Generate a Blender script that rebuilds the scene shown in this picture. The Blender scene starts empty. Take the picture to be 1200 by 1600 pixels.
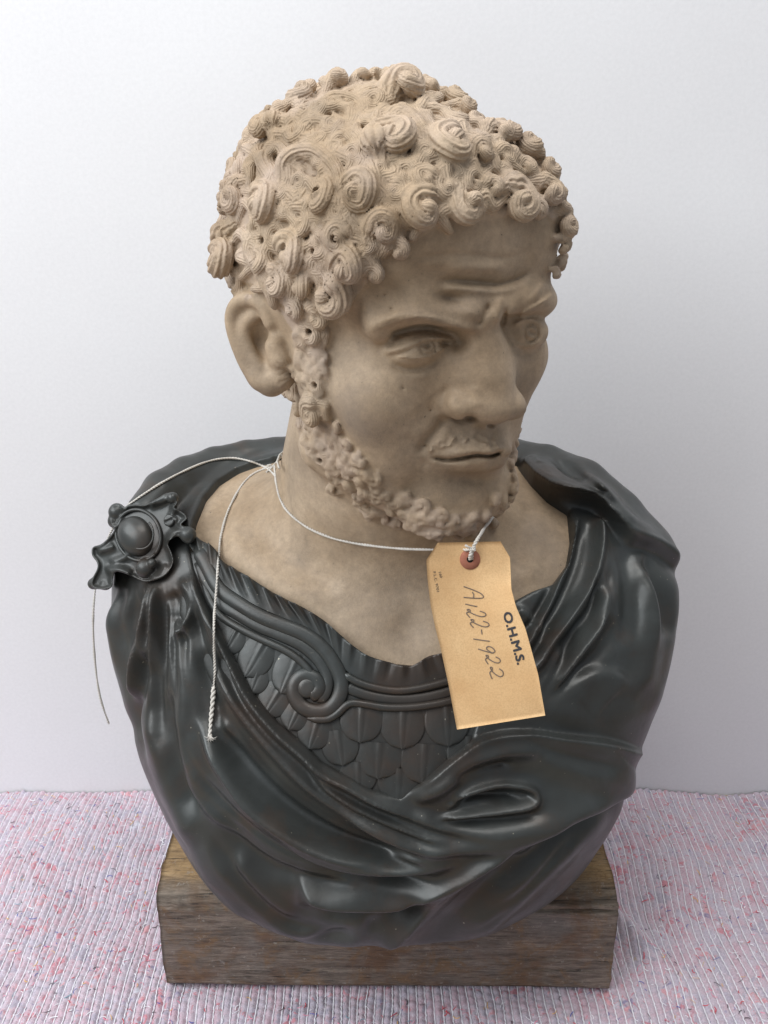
import bpy, math, random
import numpy as np
from mathutils import Vector, Matrix

# ------------------------------------------------------------------ camera, light, exposure
sc = bpy.context.scene
C = sc.collection
F, CAMH = 1556.0, 800.0                  # focal length in photo pixels, camera height in mm
PITCH = math.radians(21.5)
cam_d = bpy.data.cameras.new('camera')
cam_d.sensor_fit = 'VERTICAL'; cam_d.sensor_height = 36.0
cam_d.lens = 36.0 * F / 1600.0
cam_d.clip_start = 0.01; cam_d.clip_end = 100
cam = bpy.data.objects.new('camera', cam_d); C.objects.link(cam)
cam.location = (0, 0, CAMH / 1000)
cam.rotation_euler = (math.pi / 2 - PITCH, 0, 0)
sc.camera = cam

world = bpy.data.worlds.new('World'); sc.world = world; world.use_nodes = True
bg = world.node_tree.nodes['Background']
bg.inputs[0].default_value = (0.86, 0.91, 1.0, 1); bg.inputs[1].default_value = 0.39

def area(name, loc, target, size, size_y, power, col):
    l = bpy.data.lights.new(name, 'AREA'); l.shape = 'RECTANGLE'
    l.size = size; l.size_y = size_y; l.energy = power; l.color = col
    o = bpy.data.objects.new(name, l); C.objects.link(o)
    o.location = loc
    o.rotation_euler = (Vector(target) - Vector(loc)).to_track_quat('-Z', 'Y').to_euler()
    return o
area('window_light', (-1.9, -0.15, 2.1), (0.05, 0.95, 0.55), 2.4, 1.6, 84, (0.94, 0.97, 1.0))
area('skylight', (0.45, 0.68, 2.5), (0.15, 0.98, 0.5), 2.8, 0.8, 46, (1.0, 0.98, 0.96))
sc.view_settings.view_transform = 'Standard'; sc.view_settings.look = 'None'
sc.view_settings.exposure = 0.0; sc.view_settings.gamma = 1.0

# ------------------------------------------------------------------ projection helpers (mm)
CP, SP = math.cos(PITCH), math.sin(PITCH)
def proj(p):
    X, Y, Z = p[..., 0], p[..., 1], p[..., 2] - CAMH
    d = Y * CP - Z * SP
    return 600 + F * X / d, 800 - F * (Y * SP + Z * CP) / d
def ray(px, py):
    px = np.asarray(px, float); py = np.asarray(py, float)
    a, b = (px - 600) / F, (800 - py) / F
    v = np.stack([a, CP + b * SP, -SP + b * CP], -1)
    return v
CAM = np.array([0, 0, CAMH])
def unp(px, py, Y):
    v = ray(px, py); t = np.asarray(Y, float) / v[..., 1]
    return CAM + v * t[..., None]
def catmull(P, n=8):
    P = np.asarray(P, float)
    if len(P) < 3:
        t = np.linspace(0, 1, n + 1)[:, None]; return P[0] * (1 - t) + P[-1] * t
    Q = np.vstack([2 * P[0] - P[1], P, 2 * P[-1] - P[-2]]); out = []
    for i in range(1, len(Q) - 2):
        t = np.linspace(0, 1, n, endpoint=False)[:, None]
        a, b, c, d = Q[i - 1], Q[i], Q[i + 1], Q[i + 2]
        out.append(.5 * (2 * b + (c - a) * t + (2 * a - 5 * b + 4 * c - d) * t ** 2 + (3 * b - a - 3 * c + d) * t ** 3))
    out.append(P[-1:]); return np.vstack(out)
def sstep(x): x = np.clip(x, 0, 1); return x * x * (3 - 2 * x)
def norm(v): return v / np.maximum(np.linalg.norm(v, axis=-1, keepdims=True), 1e-9)

# relief height map drawn in the frontal chart, in mm along the surface normal
class Relief:
    X0, Y0, W, Hh = -20, 60, 1240, 1480
    sc = 1
    def __init__(s): s.a = np.zeros((s.Hh, s.W), np.float32)
    def near(s, P, m):
        x0 = int(max(0, P[:, 0].min() - m - s.X0)); x1 = int(min(s.W, P[:, 0].max() + m - s.X0 + 1))
        y0 = int(max(0, P[:, 1].min() - m - s.Y0)); y1 = int(min(s.Hh, P[:, 1].max() + m - s.Y0 + 1))
        yy, xx = np.mgrid[y0:y1, x0:x1].astype(np.float32); xx += s.X0; yy += s.Y0
        D = np.full(xx.shape, 1e9, np.float32); S = np.zeros_like(D); T = np.zeros_like(D)
        seg = np.linalg.norm(np.diff(P, axis=0), axis=1); L = np.concatenate([[0], np.cumsum(seg)]); Lt = max(L[-1], 1e-6)
        for i in range(len(P) - 1):
            a, b = P[i], P[i + 1]
            u0 = int(max(x0, min(a[0], b[0]) - m - s.X0)) - x0; u1 = int(max(a[0], b[0]) + m - s.X0 + 1) - x0
            v0 = int(max(y0, min(a[1], b[1]) - m - s.Y0)) - y0; v1 = int(max(a[1], b[1]) + m - s.Y0 + 1) - y0
            sl = (slice(max(v0, 0), max(v1, 0)), slice(max(u0, 0), max(u1, 0)))
            x, y = xx[sl], yy[sl]
            if x.size == 0: continue
            dx, dy = b - a; q = dx * dx + dy * dy + 1e-9
            t = np.clip(((x - a[0]) * dx + (y - a[1]) * dy) / q, 0, 1)
            ex, ey = x - a[0] - t * dx, y - a[1] - t * dy
            d = np.hypot(ex, ey); k = d < D[sl]
            sg = np.sign(dx * ey - dy * ex)          # + : right-hand side of travel on the picture (y down)
            D[sl] = np.where(k, d, D[sl]); S[sl] = np.where(k, sg, S[sl]); T[sl] = np.where(k, (L[i] + t * seg[i]) / Lt, T[sl])
        return (slice(y0, y1), slice(x0, x1)), D, S, T
    # soft ridge (amp>0) or groove (amp<0); wl/wr = widths in px on the left/right of travel
    def ridge(s, pts, amp, wl, wr=None, ta=.2, tb=.2, crest=False):
        wr = wl if wr is None else wr
        P = catmull(pts, 6); m = 2.8 * max(wl, wr)
        sl, D, S, T = s.near(P, m)
        w = np.where(S > 0, wr, wl)
        g = np.exp(-(np.sqrt(D * D + 5) - 2.2) / (w * .75)) if crest else np.exp(-(D / w) ** 2)
        if crest: g = g - .22 * np.exp(-((D * S - 1.9 * wr) / (.9 * wr)) ** 2)
        g *= sstep((m - D) / (m * .4))
        s.a[sl] += amp * g * sstep(T / max(ta, 1e-3)) * sstep((1 - T) / max(tb, 1e-3))
    # overlapping edge: the right-hand side of travel stands proud by amp and decays over L px
    def step(s, pts, amp, L=60, soft=2.5, ta=.15, tb=.15, lip=0.0):
        P = catmull(pts, 6); m = 2.4 * L
        sl, D, S, T = s.near(P, m)
        sd = D * S
        g = sstep((sd + soft) / (2 * soft)) * np.exp(-(np.maximum(sd, 0) / L) ** 2) * sstep((m - D) / (m * .4))
        g = g + lip * np.exp(-((sd - 4) / 4) ** 2)
        s.a[sl] += amp * g * sstep(T / max(ta, 1e-3)) * sstep((1 - T) / max(tb, 1e-3))
    def blob(s, x, y, amp, rx, ry=None, rot=0):
        ry = ry or rx; m = 3 * max(rx, ry)
        x0 = int(max(0, x - m - s.X0)); x1 = int(min(s.W, x + m - s.X0)); y0 = int(max(0, y - m - s.Y0)); y1 = int(min(s.Hh, y + m - s.Y0))
        yy, xx = np.mgrid[y0:y1, x0:x1].astype(np.float32); xx += s.X0 - x; yy += s.Y0 - y
        c, q = math.cos(math.radians(rot)), math.sin(math.radians(rot))
        u, v = (xx * c - yy * q) / rx, (xx * q + yy * c) / ry
        s.a[y0:y1, x0:x1] += amp * np.exp(-(u * u + v * v))
    def poly_sd(s, pts):                               # signed px distance to a closed outline, + outside
        P = np.asarray(pts, float); yy, xx = np.mgrid[0:s.Hh:2, 0:s.W:2].astype(np.float32); xx += s.X0; yy += s.Y0
        D = np.full(xx.shape, 1e9, np.float32); ins = np.zeros(xx.shape, bool)
        for a, b in zip(P, np.roll(P, -1, 0)):
            dx, dy = b - a; q = dx * dx + dy * dy + 1e-9
            t = np.clip(((xx - a[0]) * dx + (yy - a[1]) * dy) / q, 0, 1)
            D = np.minimum(D, np.hypot(xx - a[0] - t * dx, yy - a[1] - t * dy))
            if a[1] != b[1]:
                c = ((a[1] > yy) != (b[1] > yy)) & (xx < (b[0] - a[0]) * (yy - a[1]) / (b[1] - a[1]) + a[0]); ins ^= c
        D = np.where(ins, -D, D).astype(np.float32)
        r = Relief.__new__(Relief); r.a = D; r.sc = 2; return r
    def blur(s, n=1):
        for _ in range(n):
            for ax in (0, 1):
                s.a = (np.roll(s.a, 1, ax) + 2 * s.a + np.roll(s.a, -1, ax)) * .25
    def sample(s, px, py):
        x = np.clip((px - s.X0) / s.sc, 0, s.a.shape[1] - 1.01); y = np.clip((py - s.Y0) / s.sc, 0, s.a.shape[0] - 1.01)
        i, j = x.astype(np.int32), y.astype(np.int32); u, v = x - i, y - j
        A = s.a
        return (A[j, i] * (1 - u) + A[j, i + 1] * u) * (1 - v) + (A[j + 1, i] * (1 - u) + A[j + 1, i + 1] * u) * v

# ------------------------------------------------------------------ distance-field primitives
def ell(p, c, r):
    q = (p - np.array(c, np.float32)) / np.array(r, np.float32)
    k0 = np.linalg.norm(q, axis=1); k1 = np.linalg.norm(q / np.array(r, np.float32), axis=1) + 1e-9
    return k0 * (k0 - 1) / k1
def sph(p, c, r): return np.linalg.norm(p - np.array(c, np.float32), axis=1) - r
def cap(p, a, b, r1, r2):
    a = np.array(a, np.float32); b = np.array(b, np.float32); ab = b - a
    t = np.clip((p - a) @ ab / (ab @ ab + 1e-9), 0, 1)
    return np.linalg.norm(p - a - t[:, None] * ab, axis=1) - (r1 + (r2 - r1) * t)
def chain(p, P, R, k=0):
    d = None
    for i in range(len(P) - 1):
        e = cap(p, P[i], P[i + 1], R[i], R[i + 1]); d = e if d is None else (smin(d, e, k) if k else np.minimum(d, e))
    return d
def smin(a, b, k):
    h = np.maximum(k - np.abs(a - b), 0) / k
    return np.minimum(a, b) - h * h * k * .25
def smax(a, b, k): return -smin(-a, -b, k)

# sparse evaluation on a lattice, then surface nets; returns vertices and quads
def nets(fn, lo, hi, h, B=4, margin=2.0, smooth=1):
    lo = np.array(lo, float); nb = np.ceil((np.array(hi) - lo) / (h * B)).astype(int); n = nb * B
    cx = [lo[i] + (np.arange(nb[i]) * B + (B - 1) / 2) * h for i in range(3)]
    cc = np.stack(np.meshgrid(*cx, indexing='ij'), -1).reshape(-1, 3).astype(np.float32)
    dc = np.concatenate([fn(cc[i:i + 300000]) for i in range(0, len(cc), 300000)])
    D = np.empty((nb[0], B, nb[1], B, nb[2], B), np.float32); D[:] = dc.reshape(nb)[:, None, :, None, :, None]
    act = np.nonzero(np.abs(dc) < B * h * 1.05 + margin)[0]
    o = (np.arange(B) - (B - 1) / 2) * h
    off = np.stack(np.meshgrid(o, o, o, indexing='ij'), -1).reshape(-1, 3).astype(np.float32)
    I, J, K = np.unravel_index(act, nb)
    step = 150000 // B ** 3
    for s in range(0, len(act), step):
        a = act[s:s + step]; p = (cc[a][:, None] + off).reshape(-1, 3)
        D[I[s:s + step], :, J[s:s + step], :, K[s:s + step], :] = fn(p).reshape(-1, B, B, B)
    D = D.reshape(n); S = D < 0
    cnt = np.zeros(n - 1, np.int8)
    for x in (0, 1):
        for y in (0, 1):
            for z in (0, 1): cnt += S[x:n[0] - 1 + x, y:n[1] - 1 + y, z:n[2] - 1 + z]
    ci, cj, ck = np.nonzero((cnt > 0) & (cnt < 8)); del cnt
    idx = np.full(n - 1, -1, np.int32); idx[ci, cj, ck] = np.arange(len(ci))
    V = np.zeros((len(ci), 3)); W = np.zeros(len(ci))
    cor = {(x, y, z): D[ci + x, cj + y, ck + z] for x in (0, 1) for y in (0, 1) for z in (0, 1)}
    for a in cor:
        for ax in range(3):
            if a[ax]: continue
            b = list(a); b[ax] = 1; b = tuple(b); da, db = cor[a], cor[b]; m = (da < 0) != (db < 0)
            t = np.where(m, da / np.where(m, da - db, 1), 0); e = np.array(a, float)[None] + np.zeros((len(t), 1)); e[:, ax] = t
            V += e * m[:, None]; W += m
    V = V / W[:, None] + np.stack([ci, cj, ck], 1); quads = []
    for ax in range(3):
        sl0 = [slice(1, n[i] - 1) for i in range(3)]; sl1 = list(sl0); sl0[ax] = slice(0, n[ax] - 1); sl1[ax] = slice(1, n[ax])
        A, Bm = S[tuple(sl0)], S[tuple(sl1)]
        e = np.stack(np.nonzero(A != Bm), 1); neg = A[e[:, 0], e[:, 1], e[:, 2]]
        for i in range(3):
            if i != ax: e[:, i] += 1
        u, v = (ax + 1) % 3, (ax + 2) % 3
        def g(du, dv):
            q = e.copy(); q[:, u] -= du; q[:, v] -= dv; return idx[q[:, 0], q[:, 1], q[:, 2]]
        q = np.stack([g(1, 1), g(0, 1), g(0, 0), g(1, 0)], 1); q[~neg] = q[~neg][:, ::-1]
        quads.append(q)
    Q = np.concatenate(quads); Q = Q[(Q >= 0).all(1)]
    V = lo + V * h
    for _ in range(smooth): V = relax(V, Q, .4)
    return V, Q
def relax(V, Q, f):
    n = len(V); A = np.zeros((n, 3)); c = np.zeros(n)
    for a, b in ((0, 1), (1, 2), (2, 3), (3, 0)):
        for x, y in ((Q[:, a], Q[:, b]), (Q[:, b], Q[:, a])):
            for k in range(3): A[:, k] += np.bincount(x, V[y, k], n)
            c += np.bincount(x, minlength=n)
    m = c > 0; V = V.copy(); V[m] = V[m] * (1 - f) + A[m] / c[m, None] * f
    return V
def vnormals(V, Q):
    nrm = np.cross(V[Q[:, 2]] - V[Q[:, 0]], V[Q[:, 3]] - V[Q[:, 1]]); N = np.zeros_like(V)
    for a in range(4):
        for k in range(3): N[:, k] += np.bincount(Q[:, a], nrm[:, k], len(V))
    return norm(N)

# ------------------------------------------------------------------ scene helpers
def tag(o, label=None, cat=None, group=None, kind=None):
    for k, v in (('label', label), ('category', cat), ('group', group), ('kind', kind)):
        if v: o[k] = v
    return o
def empty(name, loc=(0, 0, 0)):
    o = bpy.data.objects.new(name, None); o.empty_display_size = .05; C.objects.link(o); o.location = loc; return o
def add(name, V, Fc, mat, parent=None, normals=None, smooth=True, uv=None):
    """V in mm; faces as an array of quads/tris or a list."""
    me = bpy.data.meshes.new(name)
    V = np.asarray(V, np.float32) / 1000
    if parent is not None:
        q = parent; off = np.zeros(3)
        while q is not None: off = off + np.array(q.location); q = q.parent
        V = V - off.astype(np.float32)
    if isinstance(Fc, np.ndarray):
        k = Fc.shape[1]
        me.vertices.add(len(V)); me.vertices.foreach_set('co', V.ravel())
        me.loops.add(Fc.size); me.loops.foreach_set('vertex_index', Fc.astype(np.int32).ravel())
        me.polygons.add(len(Fc)); me.polygons.foreach_set('loop_start', np.arange(len(Fc), dtype=np.int32) * k)
        me.update(calc_edges=True)
    else: me.from_pydata(V.tolist(), [], Fc); me.update()
    me.polygons.foreach_set('use_smooth', np.full(len(me.polygons), smooth))
    if normals is not None: me.normals_split_custom_set_from_vertices(normals.astype(np.float32).tolist())
    if uv is not None:
        ul = me.uv_layers.new(name='UVMap'); vi = np.empty(len(me.loops), np.int32); me.loops.foreach_get('vertex_index', vi)
        ul.data.foreach_set('uv', np.asarray(uv, np.float32)[vi].ravel())
    me.materials.append(mat)
    o = bpy.data.objects.new(name, me); C.objects.link(o)
    if parent is not None: o.parent = parent
    return o
def tube(P, R, sides=8, closed_ends=True, up=None, flat=1.0):
    P = np.asarray(P, float); n = len(P); R = np.broadcast_to(np.asarray(R, float), (n,))
    T = norm(np.gradient(P, axis=0)); up = np.array([0, 0, 1.]) if up is None else np.asarray(up, float)
    up = np.broadcast_to(up, P.shape); b = norm(np.cross(T, up) + 1e-6); nn = np.cross(b, T)
    a = np.arange(sides) / sides * 2 * np.pi
    V = (P[:, None] + R[:, None, None] * (np.cos(a)[None, :, None] * b[:, None] + flat * np.sin(a)[None, :, None] * nn[:, None])).reshape(-1, 3)
    q = []
    for i in range(n - 1):
        for j in range(sides):
            k = (j + 1) % sides; q.append((i * sides + j, (i + 1) * sides + j, (i + 1) * sides + k, i * sides + k))
    fs = [list(x) for x in q]
    if closed_ends: fs += [list(range(sides)), list(range((n - 1) * sides, n * sides))[::-1]]
    return V, fs

# ------------------------------------------------------------------ materials
def mat(name):
    m = bpy.data.materials.new(name); m.use_nodes = True; nt = m.node_tree
    return m, nt, nt.nodes['Principled BSDF']
def nd(nt, t, **k):
    n = nt.nodes.new(t)
    for a, b in k.items():
        if a.startswith('i_'): n.inputs[a[2:].replace('_', ' ')].default_value = b
        else: setattr(n, a, b)
    return n
def ramp(nt, src, stops):
    r = nt.nodes.new('ShaderNodeValToRGB'); e = r.color_ramp.elements
    while len(e) < len(stops): e.new(.5)
    for x, (p, c) in zip(e, stops): x.position = p; x.color = (*c, 1) if len(c) == 3 else c
    nt.links.new(src, r.inputs[0]); return r.outputs[0]
def mixc(nt, f, a, b, mode='MIX'):
    m = nt.nodes.new('ShaderNodeMix'); m.data_type = 'RGBA'; m.blend_type = mode
    for s, v in ((m.inputs[0], f), (m.inputs[6], a), (m.inputs[7], b)):
        if hasattr(v, 'is_linked'): nt.links.new(v, s)
        else: s.default_value = v if not isinstance(v, tuple) else ((*v, 1) if len(v) == 3 else v)
    return m.outputs[2]
def noise(nt, co, scale, detail=4, rough=.6, dist=0):
    n = nd(nt, 'ShaderNodeTexNoise'); n.inputs['Scale'].default_value = scale; n.inputs['Detail'].default_value = detail
    n.inputs['Roughness'].default_value = rough; n.inputs['Distortion'].default_value = dist
    nt.links.new(co, n.inputs['Vector']); return n.outputs['Fac']
def bump(nt, h, strength, dist, prev=None):
    b = nd(nt, 'ShaderNodeBump'); b.inputs['Strength'].default_value = strength; b.inputs['Distance'].default_value = dist
    nt.links.new(h, b.inputs['Height'])
    if prev is not None: nt.links.new(prev, b.inputs['Normal'])
    return b.outputs['Normal']
def world_co(nt):
    g = nd(nt, 'ShaderNodeNewGeometry'); return g.outputs['Position']

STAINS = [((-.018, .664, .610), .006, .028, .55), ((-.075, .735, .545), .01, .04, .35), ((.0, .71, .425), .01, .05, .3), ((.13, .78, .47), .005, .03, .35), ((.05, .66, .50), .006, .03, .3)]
def terracotta(name, hair=False):
    m, nt, b = mat(name); co = world_co(nt)
    base = ramp(nt, noise(nt, co, 9, 5, .6), [(.30, (.245, .175, .108)), (.48, (.36, .272, .182)), (.70, (.475, .378, .275))])
    grey = ramp(nt, noise(nt, co, 14, 4, .55, .6), [(.50, (0, 0, 0)), (.66, (1, 1, 1))])
    c = mixc(nt, .35, base, grey, 'MIX')
    c = mixc(nt, grey, base, mixc(nt, .45, base, (.20, .16, .12)))
    fine = ramp(nt, noise(nt, co, 160, 8, .85), [(.3, (.74, .73, .72)), (.7, (1.18, 1.15, 1.12))])
    c = mixc(nt, 1.0, c, fine, 'MULTIPLY')
    if hair:
        c = mixc(nt, ramp(nt, noise(nt, co, 22, 5, .6), [(.42, (0, 0, 0)), (.7, (.45, .45, .45))]), c, (.50, .405, .35))
    pin = ramp(nt, noise(nt, co, 320, 2, .5), [(.20, (.35, .35, .35)), (.25, (1, 1, 1))])
    c = mixc(nt, 1.0, c, pin, 'MULTIPLY')
    nt.links.new(c, b.inputs['Base Color'])
    b.inputs['Roughness'].default_value = .62 if not hair else .7
    b.inputs['Specular IOR Level'].default_value = .35
    n1 = bump(nt, noise(nt, co, 800, 4, .7), .45, .0008)
    n2 = bump(nt, noise(nt, co, 90, 4, .6), .20, .0014, n1)
    if hair:
        at = nd(nt, 'ShaderNodeAttribute', attribute_name='strand'); w = nd(nt, 'ShaderNodeMath', operation='MULTIPLY'); w.inputs[1].default_value = 15.0
        wob = nd(nt, 'ShaderNodeMath', operation='MULTIPLY_ADD'); nt.links.new(noise(nt, co, 60, 2, .5), wob.inputs[0]); wob.inputs[1].default_value = 9.0
        nt.links.new(at.outputs['Fac'], w.inputs[0]); nt.links.new(w.outputs[0], wob.inputs[2])
        sn = nd(nt, 'ShaderNodeMath', operation='SINE'); nt.links.new(wob.outputs[0], sn.inputs[0])
        n2 = bump(nt, sn.outputs[0], .42, .0005, n2)
    else:
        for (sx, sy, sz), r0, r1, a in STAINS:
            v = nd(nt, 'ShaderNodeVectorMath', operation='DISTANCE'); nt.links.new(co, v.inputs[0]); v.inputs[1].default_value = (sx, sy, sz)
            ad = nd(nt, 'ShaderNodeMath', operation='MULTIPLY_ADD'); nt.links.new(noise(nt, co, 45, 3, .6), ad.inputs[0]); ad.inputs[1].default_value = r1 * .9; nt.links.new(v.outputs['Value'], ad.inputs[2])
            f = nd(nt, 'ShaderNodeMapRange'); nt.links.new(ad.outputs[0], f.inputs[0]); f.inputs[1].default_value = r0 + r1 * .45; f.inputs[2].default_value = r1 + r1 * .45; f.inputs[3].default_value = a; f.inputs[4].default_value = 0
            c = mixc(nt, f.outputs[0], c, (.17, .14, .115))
        nt.links.new(c, b.inputs['Base Color'])
    nt.links.new(n2, b.inputs['Normal'])
    return m
M_skin = terracotta('terracotta_skin'); M_hair = terracotta('terracotta_hair', True)

def bronze(name, tint=1.0):
    m, nt, b = mat(name); co = world_co(nt)
    c = ramp(nt, noise(nt, co, 11, 5, .6, .5), [(.30, (.052, .038, .030)), (.44, (.040, .040, .037)), (.60, (.048, .053, .051)), (.8, (.074, .080, .080))])
    c = mixc(nt, ramp(nt, noise(nt, co, 23, 4, .6), [(.55, (0, 0, 0)), (.75, (.55, .55, .55))]), c, (.070, .044, .030))
    speck = ramp(nt, noise(nt, co, 420, 1, .4), [(.79, (0, 0, 0)), (.83, (1, 1, 1))])
    c = mixc(nt, speck, c, (.30, .28, .22))
    nt.links.new(c, b.inputs['Base Color'])
    b.inputs['Metallic'].default_value = .25
    b.inputs['Specular IOR Level'].default_value = .42
    r = ramp(nt, noise(nt, co, 30, 5, .65), [(.3, (.29, .29, .29)), (.7, (.46, .46, .46))])
    nt.links.new(r, b.inputs['Roughness'])
    n1 = bump(nt, noise(nt, co, 260, 4, .6), .12, .0006)
    nt.links.new(bump(nt, noise(nt, co, 55, 3, .5), .22, .0018, n1), b.inputs['Normal'])
    return m
M_bronze = bronze('patinated_bronze')
def plain(name, col, rough=.7, spec=.3):
    m, nt, b = mat(name); co = world_co(nt)
    f = ramp(nt, noise(nt, co, 300, 4, .7), [(.3, (.82, .82, .82)), (.7, (1.08, 1.08, 1.08))])
    nt.links.new(mixc(nt, 1.0, (*col, 1), f, 'MULTIPLY'), b.inputs['Base Color'])
    b.inputs['Roughness'].default_value = rough; b.inputs['Specular IOR Level'].default_value = spec
    return m
M_string = plain('cotton_string', (.60, .57, .52), .9)
M_ring = plain('ring_paper', (.36, .14, .09), .8)
M_ink = plain('stamp_ink', (.045, .045, .05), .7)
M_pencil = plain('pencil', (.17, .13, .10), .7)

# ------------------------------------------------------------------ body form: horizontal slices of the bust
SL = np.array([  # z, x left, x right, y front, y back
[114,-104,128,712,925],[119,-126,144,692,935],[127,-152,162,674,950],[140,-172,183,661,965],[165,-189,203,650,972],
[210,-209,222,642,985],[260,-226,233,641,995],[310,-239,250,651,1000],[350,-247,261,669,1002],[390,-249,267,692,1003],
[425,-246,262,712,1003],[450,-234,242,730,998],[472,-210,214,750,990],[490,-168,174,772,975],[504,-120,126,795,955],[513,-70,76,820,935],[518,-30,36,850,900]], float)
_zz = np.linspace(SL[0, 0], SL[-1, 0], 600); SLD = np.stack([np.interp(_zz, SL[:, 0], SL[:, i]) for i in range(1, 5)], 1)
for _ in range(500):
    SLD[1:-1] = (SLD[:-2] + 2 * SLD[1:-1] + SLD[2:]) / 4
def body_f(p):
    z = p[:, 2]; v = [np.interp(z, _zz, SLD[:, i]) for i in range(4)]
    cx = (v[0] + v[1]) / 2; a = (v[1] - v[0]) / 2; cy = (v[2] + v[3]) / 2; b = (v[3] - v[2]) / 2
    u = np.abs(p[:, 0] - cx) / a; w = np.abs(p[:, 1] - cy) / b
    return ((u ** 2.3 + w ** 2.3 + 1e-9) ** (1 / 2.3) - 1) * np.minimum(a, b)
_g0 = np.array([-330., 560, 70]); _gh = 8.0; _gn = (84, 64, 62)
_gp = np.stack(np.meshgrid(*[_g0[i] + np.arange(_gn[i]) * _gh for i in range(3)], indexing='ij'), -1).reshape(-1, 3)
_gf = body_f(_gp).reshape(_gn); _gg = np.sqrt(sum(x * x for x in np.gradient(_gf, _gh)))
_gg = np.clip(_gg, .6, 6)
def tri(A, p, g0, gh):
    q = (p - g0) / gh; n = A.shape; q = np.clip(q, 0, np.array(n) - 1.001); i = q.astype(np.int32); f = q - i; r = 0
    for x in (0, 1):
        for y in (0, 1):
            for z in (0, 1):
                r = r + A[i[:, 0] + x, i[:, 1] + y, i[:, 2] + z] * (f[:, 0] if x else 1 - f[:, 0]) * (f[:, 1] if y else 1 - f[:, 1]) * (f[:, 2] if z else 1 - f[:, 2])
    return r
_gN = np.stack(np.gradient(_gf, _gh), -1); _gN = (_gN / np.maximum(np.linalg.norm(_gN, axis=-1, keepdims=True), 1e-6)).astype(np.float32)
def chart(p, B):                                       # picture coordinates of the nearest point of the undraped form
    g = np.clip((p - _g0) / _gh, 0, np.array(_gn) - 1.001); i = g.astype(np.int32); f = g - i; n = 0
    for x in (0, 1):
        for y in (0, 1):
            for z in (0, 1): n = n + _gN[i[:, 0] + x, i[:, 1] + y, i[:, 2] + z] * ((f[:, 0] if x else 1 - f[:, 0]) * (f[:, 1] if y else 1 - f[:, 1]) * (f[:, 2] if z else 1 - f[:, 2]))[:, None]
    n = norm(n); b = p - n * np.clip(B, -25, 25)[:, None]; face = (n * norm(CAM - b)).sum(1)
    return (*proj(b), .3 + .7 * sstep((face + .02) / .42))
def body(p):
    d = body_f(p) / tri(_gg, p, _g0, _gh)
    return smax(smax(d, p[:, 2] - 516, 8), 114 - p[:, 2], 8).astype(np.float32)

# ------------------------------------------------------------------ head form
HS = 1.229; HT = np.array([-2.7, 760, 674.2])
ya, pa, ra = math.radians(37.8), math.radians(7.5), math.radians(-7.3)
HR = np.array((Matrix.Rotation(ya, 3, 'Z') @ Matrix.Rotation(pa, 3, 'X') @ Matrix.Rotation(ra, 3, 'Y')))
def h2w(q): return np.asarray(q, float) @ HR.T * HS + HT
def w2h(p): return (np.asarray(p) - HT) @ HR / HS
LM = [((-16,-80,-1),(708,537)),((-47,-70,0),(608,551)),((16,-80,-1),(792,515)),((46,-70,0),(853,514)),((0,-98,17),(765,497)),
((0,-93,8),(762,520)),((0,-97,-18),(765,588)),((0,-106,-38),(778,650)),((0,-100,-50),(773,675)),((-20,-95,-35),(702,632)),((-27,-88,-70),(677,716)),
((0,-102,-70),(750,711)),((24,-90,-70),(791,704)),((0,-100,-104),(757,785)),((0,-90,-116),(735,832)),((-80,4,-38),(437,612)),((-80,6,22),(390,460)),
((-73,-3,-8),(440,535)),((-35,-89,20),(648,503)),((33,-88,20),(838,478)),((0,-90,68),(748,350)),((-54,-15,-78),(505,700)),((0,10,118),(600,136)),((55,-66,45),(872,402)),((60,-50,75),(868,292)),((50,-76,17),(866,470)),((55,-40,100),(815,195)),((52,-62,-26),(800,562))]
Lc = np.array([a for a, b in LM], float); Lw = h2w(Lc); Lp = np.array([b for a, b in LM], float)
_d = Lw[:, 1] * CP - (Lw[:, 2] - CAMH) * SP
_r = ray(Lp[:, 0], Lp[:, 1]); Lt = CAM + _r * (_d / 1.0)[:, None]       # same view depth, photographed position
def phi(d): return np.exp(-(d / 48.) ** 2)
_K = phi(np.linalg.norm(Lt[:, None] - Lt[None], axis=2)) + np.eye(len(Lt)) * .06
_w = np.linalg.solve(_K, Lc - w2h(Lt))
_wg0, _wgh, _wgn = np.array([-260., 520, 440], np.float32), 13.0, (42, 40, 36)
_wp = np.stack(np.meshgrid(*[_wg0[i] + np.arange(_wgn[i]) * _wgh for i in range(3)], indexing='ij'), -1).reshape(-1, 3)
_WG = sum(phi(np.linalg.norm(_wp - c, axis=1))[:, None] * w for c, w in zip(Lt, _w)).reshape(*_wgn, 3).astype(np.float32)
_HA = (HR / HS).astype(np.float32); _HT = HT.astype(np.float32)
def w2hw(p):                                           # head space of a world point, bent to the measured landmarks
    p = np.asarray(p, np.float32); q = (p - _HT) @ _HA
    g = np.clip((p - _wg0) / np.float32(_wgh), 0, np.array(_wgn, np.float32) - 1.001); i = g.astype(np.int32); f = g - i
    A = _WG.reshape(-1, 3); b = (i[:, 0] * _wgn[1] + i[:, 1]) * _wgn[2] + i[:, 2]
    for x in (0, 1):
        for y in (0, 1):
            wxy = (f[:, 0] if x else 1 - f[:, 0]) * (f[:, 1] if y else 1 - f[:, 1])
            for z in (0, 1):
                q += A[b + (x * _wgn[1] + y) * _wgn[2] + z] * (wxy * (f[:, 2] if z else 1 - f[:, 2]))[:, None]
    return q

R_skin = Relief()
def skin_relief(p):
    x, y = proj(p); return R_skin.sample(x, y) * sstep((HT[1] + 10 - p[:, 1]) / 40)
_r = R_skin
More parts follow.
